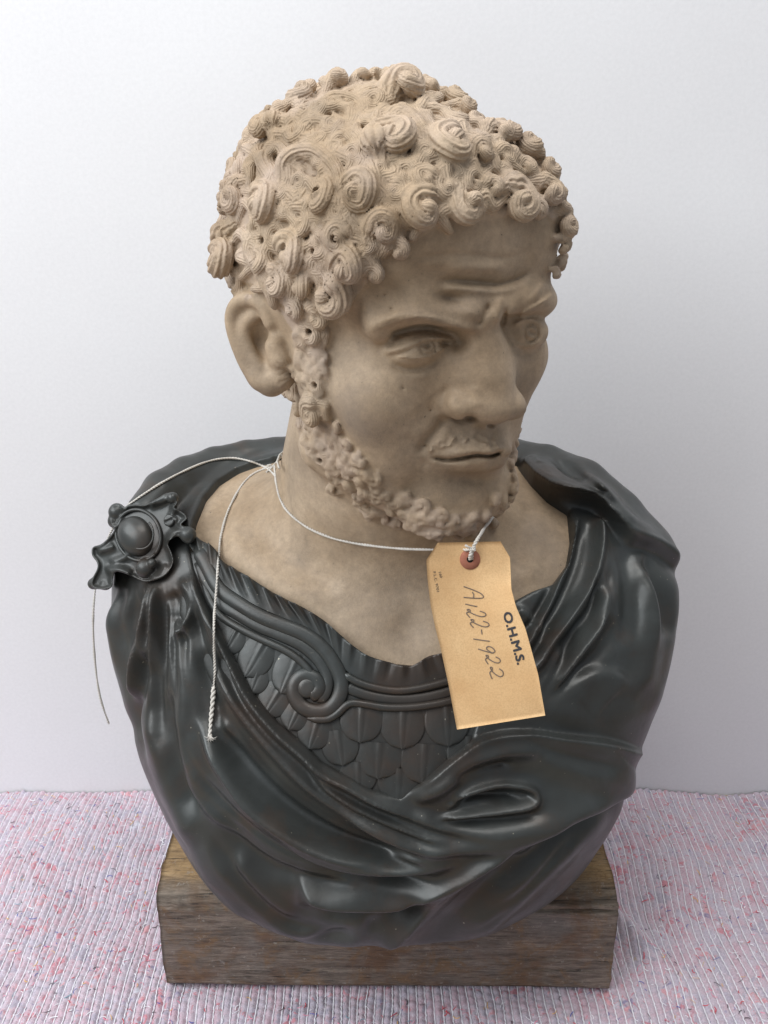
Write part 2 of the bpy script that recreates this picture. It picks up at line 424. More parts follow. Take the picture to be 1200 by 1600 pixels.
# forehead lines, frown, brows
_r.ridge([(640,404),(690,399),(730,398),(790,403),(842,386)], -1.0, 5)
_r.ridge([(650,415),(700,412),(760,416),(800,412)], .9, 8)
_r.ridge([(676,440),(710,438),(750,441),(790,443),(836,420)], -3.6, 5, 7, crest=True)
_r.ridge([(690,420),(740,420),(800,422)], 1.6, 8)
_r.ridge([(690,449),(730,452),(775,454),(815,442)], 2.2, 8)
_r.blob(702,467,-5.0,20,10,-10); _r.blob(738,488,3.8,18,12,-30); _r.blob(812,462,1.4,12,14)
_r.ridge([(784,460),(780,484),(774,506)], 1.8, 7); _r.ridge([(766,472),(757,492),(744,512)], -3.2, 5)
_r.ridge([(790,480),(786,498),(785,510)], -2.6, 4)
_r.ridge([(824,474),(838,458),(852,440)], 1.5, 5); _r.ridge([(832,480),(846,466),(860,452)], -1.2, 4)
_r.ridge([(600,528),(640,518),(680,515),(706,520),(722,532)], -3.4, 9)
_r.blob(716,537,-6,14,12); _r.blob(612,536,-1.5,20,9,20)
_r.ridge([(793,511),(812,500),(832,484),(852,470),(864,466)], 1.6, 5, 6, crest=True)
for i in range(26):                                     # brow hairs
    t = i / 25; x = 588 + 120 * t; y = 515 - 18 * math.sin(t * 2.6) + 4 * t
    _r.ridge([(x, y + 3), (x + 6, y - 4), (x + 14, y - 6)], .7, 1.6)
for i in range(12):
    t = i / 11; x = 812 + 46 * t; y = 495 - 28 * t
    _r.ridge([(x, y + 2), (x + 3, y - 5), (x + 9, y - 9)], .7, 1.6)
# near eye: hooded lid under the lowered brow, iris ring and drilled pupil, bag
_r.ridge([(598,552),(618,547),(640,539),(662,531),(684,528),(702,531),(712,539)], 2.2, 6.0, 4.0, .1, .1)
_r.ridge([(604,557),(628,553),(645,545),(664,537),(684,534),(700,537)], -1.5, 2.6)
_r.ridge([(612,555),(634,560),(656,561),(680,553),(698,543),(708,538)], 1.6, 3.6, .1)
_r.ridge([(606,562),(624,574),(646,579),(668,574),(688,560)], -1.3, 5.0)
_r.ridge([(600,570),(620,585),(648,590),(676,582)], .8, 6)
_r.ridge([(564,526),(594,504),(632,494),(667,497),(697,510),(735,515),(758,512)], 3.4, 9, 7, .25, .15)
_r.ridge([(590,524),(630,512),(668,510),(700,520),(722,532)], -2.2, 8)
_r.ridge([(606,538),(640,526),(670,519),(696,522)], 1.2, 5)
_a = np.linspace(0, 2 * np.pi, 25)
_r.ridge(np.stack([669 + 12 * np.cos(_a), 543 + 11 * np.sin(_a)], 1), -2.2, 2.6, ta=0, tb=0)
_r.blob(668,541,-6,6.5,4.6); _r.blob(695,536,-3.5,8,5)
_r.ridge([(684,528),(692,529),(702,535)], 1.0, 2)
# far eye
_r.ridge([(802,509),(808,506),(820,500),(836,500),(850,508)], 2.0, 2.6, 3.2, .1, .1)
_r.ridge([(802,534),(810,538),(822,541),(838,537),(848,529)], 1.4, 3.0)
_r.ridge(np.stack([830 + 10.5 * np.cos(_a), 520 + 13 * np.sin(_a)], 1), -2.4, 2.6, ta=0, tb=0)
_r.blob(828,518,-4,3.6); _r.blob(834,521,-4,3.4)
_r.ridge([(796,546),(812,555),(832,552)], -.8, 4)
# nose wings, cheeks, folds round the mouth
_r.ridge([(704,600),(694,618),(698,642),(714,660)], -1.4, 6, 7)
_r.ridge([(740,600),(744,620),(748,640)], 1.2, 9)
_r.ridge([(716,612),(708,628),(714,646)], .8, 7)
_r.ridge([(694,648),(684,668),(664,690),(650,712)], -2.8, 10, 6)
_r.ridge([(700,662),(690,682),(676,700)], 1.3, 9)
_r.ridge([(684,640),(668,664),(644,690)], 1.6, 13)
_r.blob(736,653,-3.5,9.5,3.4,-8); _r.blob(766,664,-1.4,6,3)
_r.ridge([(744,668),(740,682),(744,698)], .9, 6); _r.ridge([(772,672),(768,688)], -1.2, 4)
_r.ridge([(670,717),(680,716),(700,719),(722,716),(744,711),(768,712),(790,702)], -4.4, 3.0, 3.0, .12, .12)
_r.ridge([(690,710),(712,708),(736,704),(760,705),(778,700)], .9, 5)
_r.ridge([(694,724),(722,727),(748,724),(772,718)], 1.2, 6)
_r.blob(666,722,-1.3,8,7); _r.blob(738,750,-3.0,30,10,-4); _r.blob(748,788,1.6,24,18)
_r.blob(612,556,-1.0,14,9); _r.blob(620,600,1.0,34,20); _r.blob(575,690,1.2,44,50); _r.blob(600,650,1.5,40,30)
_rg = random.Random(5)
for i in range(46):                                     # moustache tufts
    t = _rg.random(); x = 676 + 104 * t; y = 700 - 14 * math.sin(t * 2.9) + _rg.uniform(-6, 6)
    if 708 < x < 756 and y < 672: continue
    sg = -1 if t < .62 else 1
    _r.ridge([(x, y - 3), (x + sg * 4, y + 1), (x + sg * 9, y + 2)], .9, 1.9)
for x, y in ((612,483),(630,606),(672,641),(664,696),(602,461)): _r.blob(x, y, -2.5, 1.8, 1.4)
R_chest = Relief(); _c = R_chest                          # neck cords, collar bones, hollow of the throat
_c.ridge([(455,640),(470,720),(500,800),(560,880),(620,940)], 4.0, 26, 20)
_c.ridge([(430,690),(436,760),(450,830)], -2.0, 14)
_c.ridge([(376,760),(352,820),(352,870)], -3.5, 9, 16)
_c.ridge([(330,800),(380,870),(450,920),(540,950)], 3.5, 20)
_c.ridge([(400,820),(460,870),(540,920)], -3.0, 18)
_c.blob(640,985,-6,30,36); _c.ridge([(690,900),(740,930),(800,905),(860,870)], 3.0, 18)
_c.ridge([(830,780),(815,840),(800,880)], -2.5, 14)
def head_f(p, parts=False):
    q = w2hw(p); m = q * np.array([-1, 1, 1], np.float32)
    d = ell(q, (0, 14, 36), (76, 92, 83))
    d = smin(d, ell(q, (0, -38, 48), (66, 50, 56)), 18)
    d = smin(d, ell(q, (0, -34, -30), (60, 54, 70)), 18)
    for s in (q, m):
        d = smin(d, cap(s, (-50, -16, -74), (-20, -72, -101), 21, 17), 20)
        d = smin(d, ell(s, (-38, -54, -58), (23, 27, 36)), 20)
        d = smin(d, sph(s, (-47, -55, -27), 20), 22)
        d = smin(d, cap(s, (-58, -20, -30), (-52, -6, 20), 17, 20), 20)
    d = smin(d, ell(q, (0, -76, -101), (30, 21, 16)), 16)
    d = smin(d, ell(q, (0, -72, -70), (32, 29, 24)), 14)
    for s in (q, m):                                   # brow ridge, socket, eyeball
        d = smin(d, chain(s, [(-8, -86, 17), (-30, -81, 22), (-49, -68, 16)], [8.5, 8.5, 7]), 14)
        d = smax(d, -ell(s, (-30, -95, 1), (21, 20, 12)), 9)
        d = smax(d, -ell(s, (-14, -93, 2), (8, 12, 9)), 8)
    eye = np.minimum(ell(q, (-31, -68, -2), (17, 15, 12)), ell(q, (31, -68, -2), (17, 15, 12)))
    d = smin(d, eye, 3)
    # nose
    d = smin(d, ell(q, (0, -80, -24), (19, 20, 28)), 10)
    nose = chain(q, [(0, -82, 14), (0, -85.5, -2), (0, -89.5, -20), (0, -93, -34)], [8.5, 8.2, 10, 11.5], 8)
    nose = smin(nose, ell(q, (0, -94, -36), (13.5, 12, 11)), 6)
    d = smin(d, nose, 8)
    for s in (q, m): d = smin(d, ell(s, (-15.5, -91, -37), (7.5, 11, 8.5)), 5)
    for s in (q, m): d = smax(d, -ell(s, (-9, -96, -47.5), (4.6, 8, 3.6)), 2.5)
    # lips
    up = chain(q, [(-27, -86, -70.5), (-14, -97, -66.5), (0, -101, -66), (14, -97, -66.5), (27, -86, -70.5)], [1.5, 4.2, 4.6, 4.2, 1.5])
    lo = chain(q, [(-24, -87, -72.5), (-10, -96.5, -76.5), (0, -98, -77.2), (10, -96.5, -76.5), (24, -87, -72.5)], [2, 5.4, 6, 5.4, 2])
    d = smin(d, up, 5); d = smin(d, lo, 5)
    d = d * HS - skin_relief(p)
    if parts: return d, eye * HS
    return d
NECK = [(-6, 852, 430), (14, 782, 590)]
def chest_f(p):
    x, y = proj(p); d = body(p) + 5.0 - R_chest.sample(x, y) * (p[:, 1] < 860)
    n = chain(p, NECK, [103, 86])
    return smin(d, n, 26)
def skin_base(p):
    return smin(chest_f(p), head_f(p), 16)

# near ear, traced on its own tilted plane
def earP(px, py, out=0.0):
    v = ray(px, py); n = np.array([.38, .92, 0]); c = np.array([-76., 706, 640])
    t = ((c - CAM) @ n) / (v @ n); return CAM + v * t[..., None] - np.array([.30, .93, .1]) * out
def ear_chain(pts, r, out=0):
    P = np.array(pts, float); P = np.stack([442 - (442 - P[:, 0]) * .92, 535 + (P[:, 1] - 535) * .95], 1); return [earP(a, b, o) for (a, b), o in zip(P, np.broadcast_to(out, len(P)))], list(np.broadcast_to(r, len(P)))
EAR = [ear_chain(catmull([(430, 496), (418, 470), (396, 458), (374, 466), (365, 486), (368, 512), (380, 546), (394, 574), (410, 592)], 3), 5.4, 9),
       ear_chain(catmull([(398, 488), (386, 500), (387, 524), (397, 548), (410, 570)], 3), 4.2, 8),
       ear_chain([(410, 590), (424, 596), (438, 590)], [11, 12, 11], 2),
       ear_chain([(443, 556), (437, 538), (440, 524)], [9, 8.5, 7], 6)]
EARBED = ear_chain([(386, 476), (404, 500), (404, 530), (415, 560), (430, 586)], [13, 18, 18, 17, 14], -9)
EARBACK = ear_chain([(381, 478), (382, 508), (392, 545), (406, 575)], 11, -3)
EARHOLE = ear_chain([(412, 506), (408, 530), (416, 548)], [9, 12, 8], 12)
def ear_f(p):
    d = smin(chain(p, *EARBED, 6), chain(p, *EARBACK), 6)
    d = smax(d, -chain(p, *EARHOLE, 3), 5)
    for e in EAR: d = smin(d, chain(p, *e), 4.5)
    return d
# the far ear, hidden in the photograph, mirrors the near one
def mir(P): q = w2h(np.asarray(P, float)); q[..., 0] *= -1; return h2w(q)
def mch(c): return [x for x in mir(np.array(c[0]))], c[1]
FEAR = [mch(c) for c in EAR]; FBED, FBACK, FHOLE = mch(EARBED), mch(EARBACK), mch(EARHOLE)
def far_ear_f(p):
    d = smax(smin(chain(p, *FBED, 6), chain(p, *FBACK), 6), -chain(p, *FHOLE, 3), 5)
    for e in FEAR: d = smin(d, chain(p, *e), 4.5)
    return d
def trace(px, py, fn, t0=560., it=40):
    px, py = np.broadcast_arrays(np.asarray(px, float), np.asarray(py, float))
    v = ray(px, py); v = v / np.linalg.norm(v, axis=-1, keepdims=True); t = np.full(px.shape, t0)
    for _ in range(it):
        P = (CAM + v * t[..., None]).reshape(-1, 3); t = t + .8 * np.clip(fn(P).reshape(px.shape), -20, 60)
    return CAM + v * t[..., None]
def grad(fn, P, e=1.5):
    return norm(np.stack([fn(P + np.eye(3)[i] * e) - fn(P - np.eye(3)[i] * e) for i in range(3)], -1))
#==HAIR==
rng = np.random.RandomState(7)
class Lock:
    def __init__(s, P, R, N, kind, m=7, groove=.11):
        s.P = np.asarray(P, np.float32); s.R = np.asarray(R, np.float32); s.N = norm(np.asarray(N, float)).astype(np.float32)
        s.kind = kind; s.m = m; s.g = groove; s.ph = rng.rand() * 6
        s.c = (s.P.max(0) + s.P.min(0)) / 2; s.rb = float(np.linalg.norm(s.P - s.c, axis=1).max() + s.R.max() + 3)
    def dist(s, p, angles=False):
        a, b = s.P[:-1], s.P[1:]; ab = b - a; L2 = (ab * ab).sum(1) + 1e-9
        w = p[:, None] - a[None]; t = np.clip((w * ab).sum(2) / L2, 0, 1)
        v = w - t[:, :, None] * ab; D = np.sqrt((v * v).sum(2)); r = s.R[:-1] + (s.R[1:] - s.R[:-1]) * t
        k = np.argmin(D - r, 1); i = np.arange(len(p)); v = v[i, k]; D = D[i, k]; r = r[i, k]; n = s.N[k]
        tt = norm(ab[k]); bb = np.cross(tt, n); an = np.arctan2((v * bb).sum(1), (v * n).sum(1))
        if angles: return D - r, an + s.ph
        return D - r * (1 + s.g * (np.abs(np.sin(.5 * s.m * an + s.ph + .06 * k)) - .62))
locks = []
def surf(px, py): return trace(px, py, skin_fast)
def skin_fast(p): return smin(chest_f(p), head_f(p), 16)
def settle(P, h, up=0.0):                                        # drop points on the skin, then lift by h along the normal
    for _ in range(3):
        n = grad(skin_fast, P); P = P - n * skin_fast(P)[:, None] * .9
    n = grad(skin_fast, P, 3.0)
    h = np.asarray(h); return P + n * (h + up * (h != 0))[:, None], n
def spiral3(c, n, e1, e2, R, a0, dr, turns, rt, kind, rise=.6, tail=1.0, g=.24):
    K = int(10 + turns * 13); t = np.linspace(0, 1, K); tilt = rng.uniform(.05, .17) * (.4 if kind != 'curl' else 1); tph = rng.uniform(2.6, 5.8); turns *= rng.uniform(.60, .85)
    rad = (R - rt * .8) * (1 - t) ** .8 + rt * .22; an = math.radians(a0) + dr * 2 * np.pi * turns * t
    el = rng.uniform(.8, 1.0); rad = rad * (1 + .10 * np.sin(2 * an + tph) * (1 - t)); u, v = rad * np.cos(an) * (el if R > 10 else 1), rad * np.sin(an)
    k = 4; td = np.array([math.sin(math.radians(a0)), -math.cos(math.radians(a0))]) * dr   # backwards along the tangent
    s = np.linspace(tail, 0, k, endpoint=False)
    u = np.concatenate([u[0] + td[0] * s * R, u]); v = np.concatenate([v[0] + td[1] * s * R, v])
    hw = R * tilt * np.sin(an - tph) * (1 - t) + rt * .25 * np.sin(3 * np.pi * t + tph)
    h = np.concatenate([-.3 * rt + (rt * .75) * (1 - s / max(tail, .01)), rt * .75 + rise * rt * t ** 1.5 + hw])
    r = np.concatenate([rt * (.6 + .4 * (1 - s / max(tail, .01))), rt * (1.05 - .4 * t)])
    P = c + u[:, None] * e1 + v[:, None] * e2
    u *= 1
    return P, h, r, kind, g
pend = []
def curl(x, y, R, a0, dr=1, turns=1.25, tube=None, rise=.5, tail=.9, kind='curl', g=.26):
    pend.append(('s', x, y, R, a0, dr, turns, tube or R * .54, rise, tail, kind, g))
def wave(pts, r0, r1=None, lift=.6, kind='curl', g=.26):
    pend.append(('w', pts, r0, r1 if r1 is not None else r0 * .6, lift, kind, g))
PX = .485                                                # mm per photo pixel at the head
# the curls one can tell apart, row by row (x, y, radius, start angle, turning)
for a in [(424,212,27,-10,1,1.0),(511,316,23,70,-1,1.35),(565,312,28,110,-1,1.2),(425,325,31,120,-1,1.15),(371,393,37,130,1,1.3),(537,374,22,40,1,1.3),
 (600,362,25,160,-1,1.0),(548,414,28,150,-1,1.0),(524,452,30,60,-1,1.0),(356,286,20,60,1,1.1),(382,312,26,90,1,1.1),(339,396,16,90,1,1.1),(386,230,16,30,1,1.0),
 (630,158,33,170,-1,1.1),(616,234,35,190,-1,1.2),(700,240,31,95,1,1.4),(742,250,22,180,-1,1.1),(714,158,27,150,-1,1.1),(754,160,21,120,-1,1.0),(783,164,17,120,-1,1.0),
 (803,172,15,100,-1,1.0),(826,184,18,100,-1,1.1),(773,222,24,160,-1,1.0),(797,212,24,120,-1,1.1),(820,234,23,80,-1,1.15),(858,262,20,90,-1,1.0),(879,262,15,90,-1,1.0),
 (858,226,19,100,-1,1.0),(657,332,29,80,1,1.35),(722,322,27,160,1,1.1),(797,320,31,110,-1,1.35),(846,306,23,100,-1,1.0),(874,292,16,100,-1,1.0),(885,350,21,80,-1,1.0),
 (872,345,20,80,-1,1.0),(868,384,15,80,-1,1.0),(866,414,12,80,-1,1.0),(883,404,12,80,-1,1.0),(880,426,10,80,-1,1.0),(592,120,20,150,-1,1.1),(560,128,16,160,-1,.9),(478,160,22,160,1,1.0),(530,142,22,150,-1,.9),(450,182,20,120,1,1.0),
 (470,398,30,140,-1,1.0),(480,440,24,120,-1,1.0),(440,440,22,100,-1,1.0),(415,410,20,80,-1,1.0),(350,350,20,120,1,1.2),(345,440,16,60,1,1.0),(640,120,20,140,-1,.9),
 (680,140,18,160,-1,.9),(660,290,20,60,1,1.0),(500,490,18,90,-1,1.0),(464,480,16,90,-1,1.0),(620,390,18,150,-1,1.0),(585,425,16,150,-1,1.0),(690,300,18,140,1,1.0),
 (762,300,18,150,-1,1.0),(830,332,16,120,-1,1.0),(866,322,16,100,-1,1.0),(842,212,15,90,-1,1.0),(489,520,17,90,-1,1.2,),(497,636,22,100,1,1.25)]:
    curl(*a)
for pts, r in [([(446,292),(452,266),(468,249),(492,243),(516,253),(533,274),(538,296)],14),([(421,246),(428,272),(446,300)],14),([(581,262),(590,286),(588,312)],11),
 ([(600,197),(626,190),(652,206),(664,234),(652,262)],13),([(500,170),(530,160),(560,165),(576,180)],9),([(484,192),(510,184),(540,176),(566,188)],9),
 ([(470,225),(480,205),(500,198),(530,204),(548,224)],10),([(520,230),(536,214),(552,218),(560,240)],9),([(556,210),(570,232),(566,262)],9),
 ([(560,160),(590,152),(612,140)],10),([(664,176),(690,186),(704,204)],9),([(640,180),(668,200),(676,222)],9),([(403,360),(400,392),(412,420),(424,446),(432,470)],11),
 ([(430,372),(424,402),(440,430),(452,462)],10),([(455,420),(462,446),(456,474),(468,496)],9),([(498,420),(510,440),(506,468),(518,486)],9),([(474,352),(500,344),(524,350)],9),
 ([(395,250),(400,276),(396,300)],9),([(404,236),(416,262),(412,288)],9),([(365,320),(372,340),(366,362)],8),([(340,410),(346,430),(350,452)],8),([(730,196),(748,208),(752,230)],8),
 ([(610,290),(630,296),(646,310)],9),([(700,290),(716,300),(740,300)],8),([(505,262),(520,280),(545,286)],8),([(560,330),(580,345),(600,340)],8),([(812,262),(828,276),(838,296)],8),
 ([(772,262),(790,276),(800,296)],8),([(690,116),(720,126),(745,140)],9),([(610,108),(640,108),(668,118)],9),([(500,132),(528,122),(556,116)],9),([(360,270),(372,252),(390,246)],8)]:
    wave(pts, r)
# small tight curls of the side whisker and beard
BAND = catmull([(486,500),(490,540),(484,585),(492,635),(506,682),(532,718),(560,754),(596,784),(636,802),(676,818),(720,822),(758,812),(780,786)], 10)
_bw = np.interp(np.linspace(0, 1, len(BAND)), [0, .25, .4, .6, .8, 1], [20, 22, 25, 22, 16, 9])
bp = []
for _ in range(1600):
    i = rng.randint(len(BAND)); x, y = BAND[i] + rng.uniform(-1, 1, 2) * _bw[i]
    if all((x - a) ** 2 + (y - b) ** 2 > 11.8 ** 2 for a, b in bp): bp.append((x, y))
for x, y in bp[:170]:
    curl(x, y, rng.uniform(10, 13.5), rng.uniform(0, 360), rng.choice([-1, 1]), rng.uniform(.8, 1.25), rng.uniform(4.8, 6.2), .3, .8, 'beard_curl', .16)
# fill what lies between the traced curls
HP = [(333,400),(345,330),(350,275),(385,215),(420,180),(470,150),(530,122),(590,110),(650,116),(720,135),(800,170),(850,215),(878,250),(886,300),(880,330),(845,320),(800,325),(745,330),(700,335),(650,350),(600,385),(565,425),(535,470),(505,490),(470,500),(440,480),(410,440),(370,440),(345,440)]
def inpoly(x, y, P):
    c = False
    for (a, b), (d, e) in zip(P, P[1:] + P[:1]):
        if (b > y) != (e > y) and x < (d - a) * (y - b) / (e - b) + a: c = not c
    return c
have = [(q[1], q[2], q[3]) for q in pend if q[0] == 's']
for _ in range(3000):
    x, y = rng.uniform(335, 890), rng.uniform(110, 500)
    if inpoly(x, y, HP) and all((x - a) ** 2 + (y - b) ** 2 > (r * .75 + 11) ** 2 for a, b, r in have):
        R = rng.uniform(15, 21); have.append((x, y, R)); curl(x, y, R, rng.uniform(60, 180), rng.choice([-1, 1]), rng.uniform(.8, 1.2), R * .42, rise=.1)
# flowing S-shaped locks combed out from the crown over whatever is still bare
wv = [(np.mean([a for a, b in q[1]]), np.mean([b for a, b in q[1]])) for q in pend if q[0] == 'w']
for _ in range(4000):
    x, y = rng.uniform(345, 885), rng.uniform(112, 480)
    if not inpoly(x, y, HP) or any((x - a) ** 2 + (y - b) ** 2 < (r * .62) ** 2 for a, b, r in have) or any((x - a) ** 2 + (y - b) ** 2 < 20 ** 2 for a, b in wv): continue
    wv.append((x, y)); a = math.atan2(y - 175, x - 585) + rng.uniform(-.7, .7); L = rng.uniform(34, 54); kx = rng.choice([-1, 1]) * rng.uniform(6, 12)
    P4 = [(x + math.cos(a) * L * (t - .5) - math.sin(a) * kx * math.sin(t * 2.6 * math.pi), y + math.sin(a) * L * (t - .5) + math.cos(a) * kx * math.sin(t * 2.6 * math.pi)) for t in (0, .25, .5, .75, 1)]
    wave(P4, rng.uniform(9.5, 13.5), 5.5, lift=.25)
# place every traced curl on the form, all at once
allP, allH, meta = [], [], []
cs = [q for q in pend if q[0] == 's']; cxs = np.array([q[1] for q in cs], float); cys = np.array([q[2] for q in cs], float)
for _ in range(7):                                       # curls seen edge-on at the outline hug the form
    ctr = surf(cxs, cys); miss = np.abs(skin_fast(ctr)) > 5
    if not miss.any(): break
    cxs[miss] += np.sign(610 - cxs[miss]) * 7; cys[miss] += np.where(cys[miss] < 300, 4, 0)
nn = grad(skin_fast, ctr, 8)
view = norm(ctr - CAM); ok = (np.abs(skin_fast(ctr)) < 6)
for q, c, n, v, o in zip(cs, ctr, nn, view, ok):
    if not o: continue
    e1 = norm(np.array([1., 0, 0]) - n * n[0]); e2 = np.cross(n, e1); e2 = e2 if e2[2] > 0 or abs(n[2]) > .9 else -e2
    if e2 @ np.array([0, SP, CP]) < 0: e2 = -e2
    P, h, r, kind, g = spiral3(c, n, e1, e2, q[3] * PX, q[4], q[5], q[6], q[7] * PX, q[10], q[8], q[9], q[11])
    meta.append((len(P), r, kind, g)); allP.append(P); allH.append(h)
bc_ = np.array([c for q, c, o in zip(cs, ctr, ok) if o and q[10] == 'beard_curl']); bm = mir(bc_); bm = bm[w2h(bc_)[:, 0] < -22] if len(bm) else bm
bm = bm + (h2w((0, 0, 0)) - bm) * .0; bm, bn_ = settle(bm, np.zeros(len(bm)))
for c, n in zip(bm, bn_):
    e1 = norm(np.cross(n, [.1, .2, 1])); e2 = np.cross(n, e1)
    P, h, r, kind, g = spiral3(c, n, e1, e2, rng.uniform(5, 6.5), rng.uniform(0, 360), rng.choice([-1, 1]), rng.uniform(.8, 1.2), rng.uniform(2.3, 2.9), 'beard_curl', .3, .8, .16)
    meta.append((len(P), r, kind, g)); allP.append(P); allH.append(h)
for q in pend:
    if q[0] == 'w':
        pp = catmull(q[1], 5); P = surf(pp[:, 0], pp[:, 1]); t = np.linspace(0, 1, len(P)); r = (q[2] + (q[3] - q[2]) * t ** 1.3) * PX
        h = r * q[4] + .01 - r * .8 * (1 - sstep(t / .25)); meta.append((len(P), r, q[5], q[6])); allP.append(P); allH.append(h)
# the far side, back and nape
bk = []
for _ in range(5000):
    u = norm(rng.normal(size=3)); q = np.array([0, 12, 25.]) + u * 95
    if q[2] < -62 or (u[1] < -.15 and not (u[0] > .55 and q[2] > 20)) or (q[2] < 12 and u[1] < .12): continue
    w = h2w(q)
    if (w - h2w((0, 12, 25))) @ norm(CAM - w) > 18 and u[1] < .35: continue
    if all(np.linalg.norm(w - b) > 20 for b in bk): bk.append(w)
bk = np.array(bk); _, bn = settle(bk, np.zeros(len(bk))); bk, bn = settle(bk, np.zeros(len(bk)))
for c, n in zip(bk, bn):
    e1 = norm(np.cross(n, [0.1, .2, 1])); e2 = np.cross(n, e1)
    P, h, r, kind, g = spiral3(c, n, e1, e2, rng.uniform(8.5, 11.5), rng.uniform(0, 360), rng.choice([-1, 1]), rng.uniform(.9, 1.3), rng.uniform(3.8, 4.8), 'curl')
    meta.append((len(P), r, kind, g)); allP.append(P); allH.append(h)
up_ = np.concatenate([np.full(m_[0], 2.2 if m_[2] == 'curl' else 1.1) for m_ in meta])
PP, NN = settle(np.concatenate(allP), np.concatenate(allH), up_); o = 0
for n, r, kind, g in meta:
    P, N = PP[o:o + n], NN[o:o + n]; o += n
    if not np.isfinite(P).all() or np.linalg.norm(np.diff(P, axis=0), axis=1).max() > 22: continue
    locks.append(Lock(P, r, N, kind, 10 if kind == 'curl' else 5, g))
print('locks', len(locks))
# bed of hair under the curls
R_bed = Relief().poly_sd([(326,400),(335,330),(345,270),(380,205),(420,170),(470,140),(530,112),(590,98),(650,100),(720,120),(810,150),(870,215),(900,280),(905,340),(895,440),(876,420),(872,352),(848,334),(800,337),(745,346),(700,348),(660,366),(612,400),(580,438),(548,478),(510,502),(508,560),(510,630),(532,680),(590,745),(650,782),(700,800),(762,790),(785,760),(795,780),(770,830),(660,838),(560,800),(500,745),(474,680),(456,600),(455,520),(432,480),(400,446),(350,440)])
strand = Relief()
for _ in range(900):
    x, y = rng.uniform(335, 890), rng.uniform(105, 520); a = rng.uniform(0, 6.3); k = rng.choice([-1, 1]) * rng.uniform(.4, 1.2); L = rng.uniform(10, 26)
    strand.ridge([(x, y), (x + L * math.cos(a), y + L * math.sin(a)), (x + L * (math.cos(a) + math.cos(a + k)), y + L * (math.sin(a) + math.sin(a + k)))], rng.uniform(-1.2, 1.2), 2.6)
def bed(p):
    x, y = proj(p); front = sstep((HT[1] + 30 - p[:, 1]) / 30)
    f = sstep((4 - R_bed.sample(x, y)) / 12)
    b = (2.2 - .6 * sstep((580 - p[:, 2]) / 30)) * f * front + strand.sample(x, y) * f * front
    q = w2h(p); back = sstep((q[:, 2] + 66) / 12) * sstep((q[:, 1] - 4 + .2 * q[:, 2]) / 14) * (1 - front) * (q[:, 2] < 200)
    return b + 4 * back
def hair_d(p, d, ids=False):
    lo, hi = p.min(0), p.max(0); own = np.full(len(p), -1, np.int32)
    for i, l in enumerate(locks):
        if (l.c + l.rb < lo).any() or (l.c - l.rb > hi).any(): continue
        w = p - l.c; k = np.nonzero((np.abs(w) < l.rb + 1).all(1))[0]
        k = k[(d[k] < 40)] if len(k) else k
        if not len(k): continue
        e = l.dist(p[k])
        if ids:
            b = e < d[k] - .2; own[k[b]] = i; d[k[b]] = e[b]
        else: d[k] = smin(d[k], e.astype(d.dtype), 1.6 if l.kind == 'curl' else 2.6)
    return (d, own) if ids else d
_hc = surf(*np.array([(511,309),(536,374),(421,377),(503,280),(661,334),(803,320),(630,226),(568,310),(500,392),(592,132),(489,512),(505,716),(553,770),(578,780),(499,600)], float).T); _hn = grad(skin_fast, _hc, 5)
FC_ = np.array(FEAR[0][0]).mean(0)
HOLES = [(c - n * 2, c + n * 14) for c, n in zip(_hc, _hn)]
def terra_f(p):
    h = np.full(len(p), 90., np.float32); u = p[:, 2] > 468
    if u.any(): h[u] = head_f(p[u])
    near = h < 60; b = np.zeros(len(p), np.float32)
    if near.any(): b[near] = bed(p[near])
    d = smin(chest_f(p), h - b, 16).astype(np.float32)
    if not u.any(): return d
    d = hair_d(p, d)
    for a_, b_h in HOLES:
        k = np.abs(p - a_).max(1) < 14
        if k.any(): d[k] = smax(d[k], -cap(p[k], a_, b_h, 1.9, 2.6), 1)
    e = (p[:, 0] < -30) & (p[:, 2] > 560) & (p[:, 2] < 730)
    if e.any(): d[e] = smin(d[e], ear_f(p[e]).astype(np.float32), 3)
    e = np.abs(p - FC_).max(1) < 70
    if e.any(): d[e] = smin(d[e], far_ear_f(p[e]).astype(np.float32), 3)
    return d
#==BODY==
# ------------------------------------------------------------------ cloak relief
R_open = Relief().poly_sd([(428,716),(400,722),(370,733),(340,752),(318,778),(303,815),(296,850),(304,890),(320,935),(344,980),(370,1032),(400,1086),(435,1128),(474,1160),(504,1190),(544,1212),(582,1233),(625,1245),(657,1222),(706,1180),(735,1158),(750,1110),(760,1060),(776,1000),(802,940),(830,925),(866,912),(888,882),(894,845),(890,800),(858,779),(832,752),(812,725),(800,690),(640,560),(428,600)])
R_cui = Relief().poly_sd([(286,860),(310,862),(335,876),(360,900),(395,916),(430,938),(470,955),(500,975),(530,1000),(560,1022),(600,1036),(645,1040),(690,1024),(730,1000),(800,960),(840,1060),(800,1180),(640,1300),(480,1250),(360,1130),(280,960)])
k = Relief(); R_cl = k
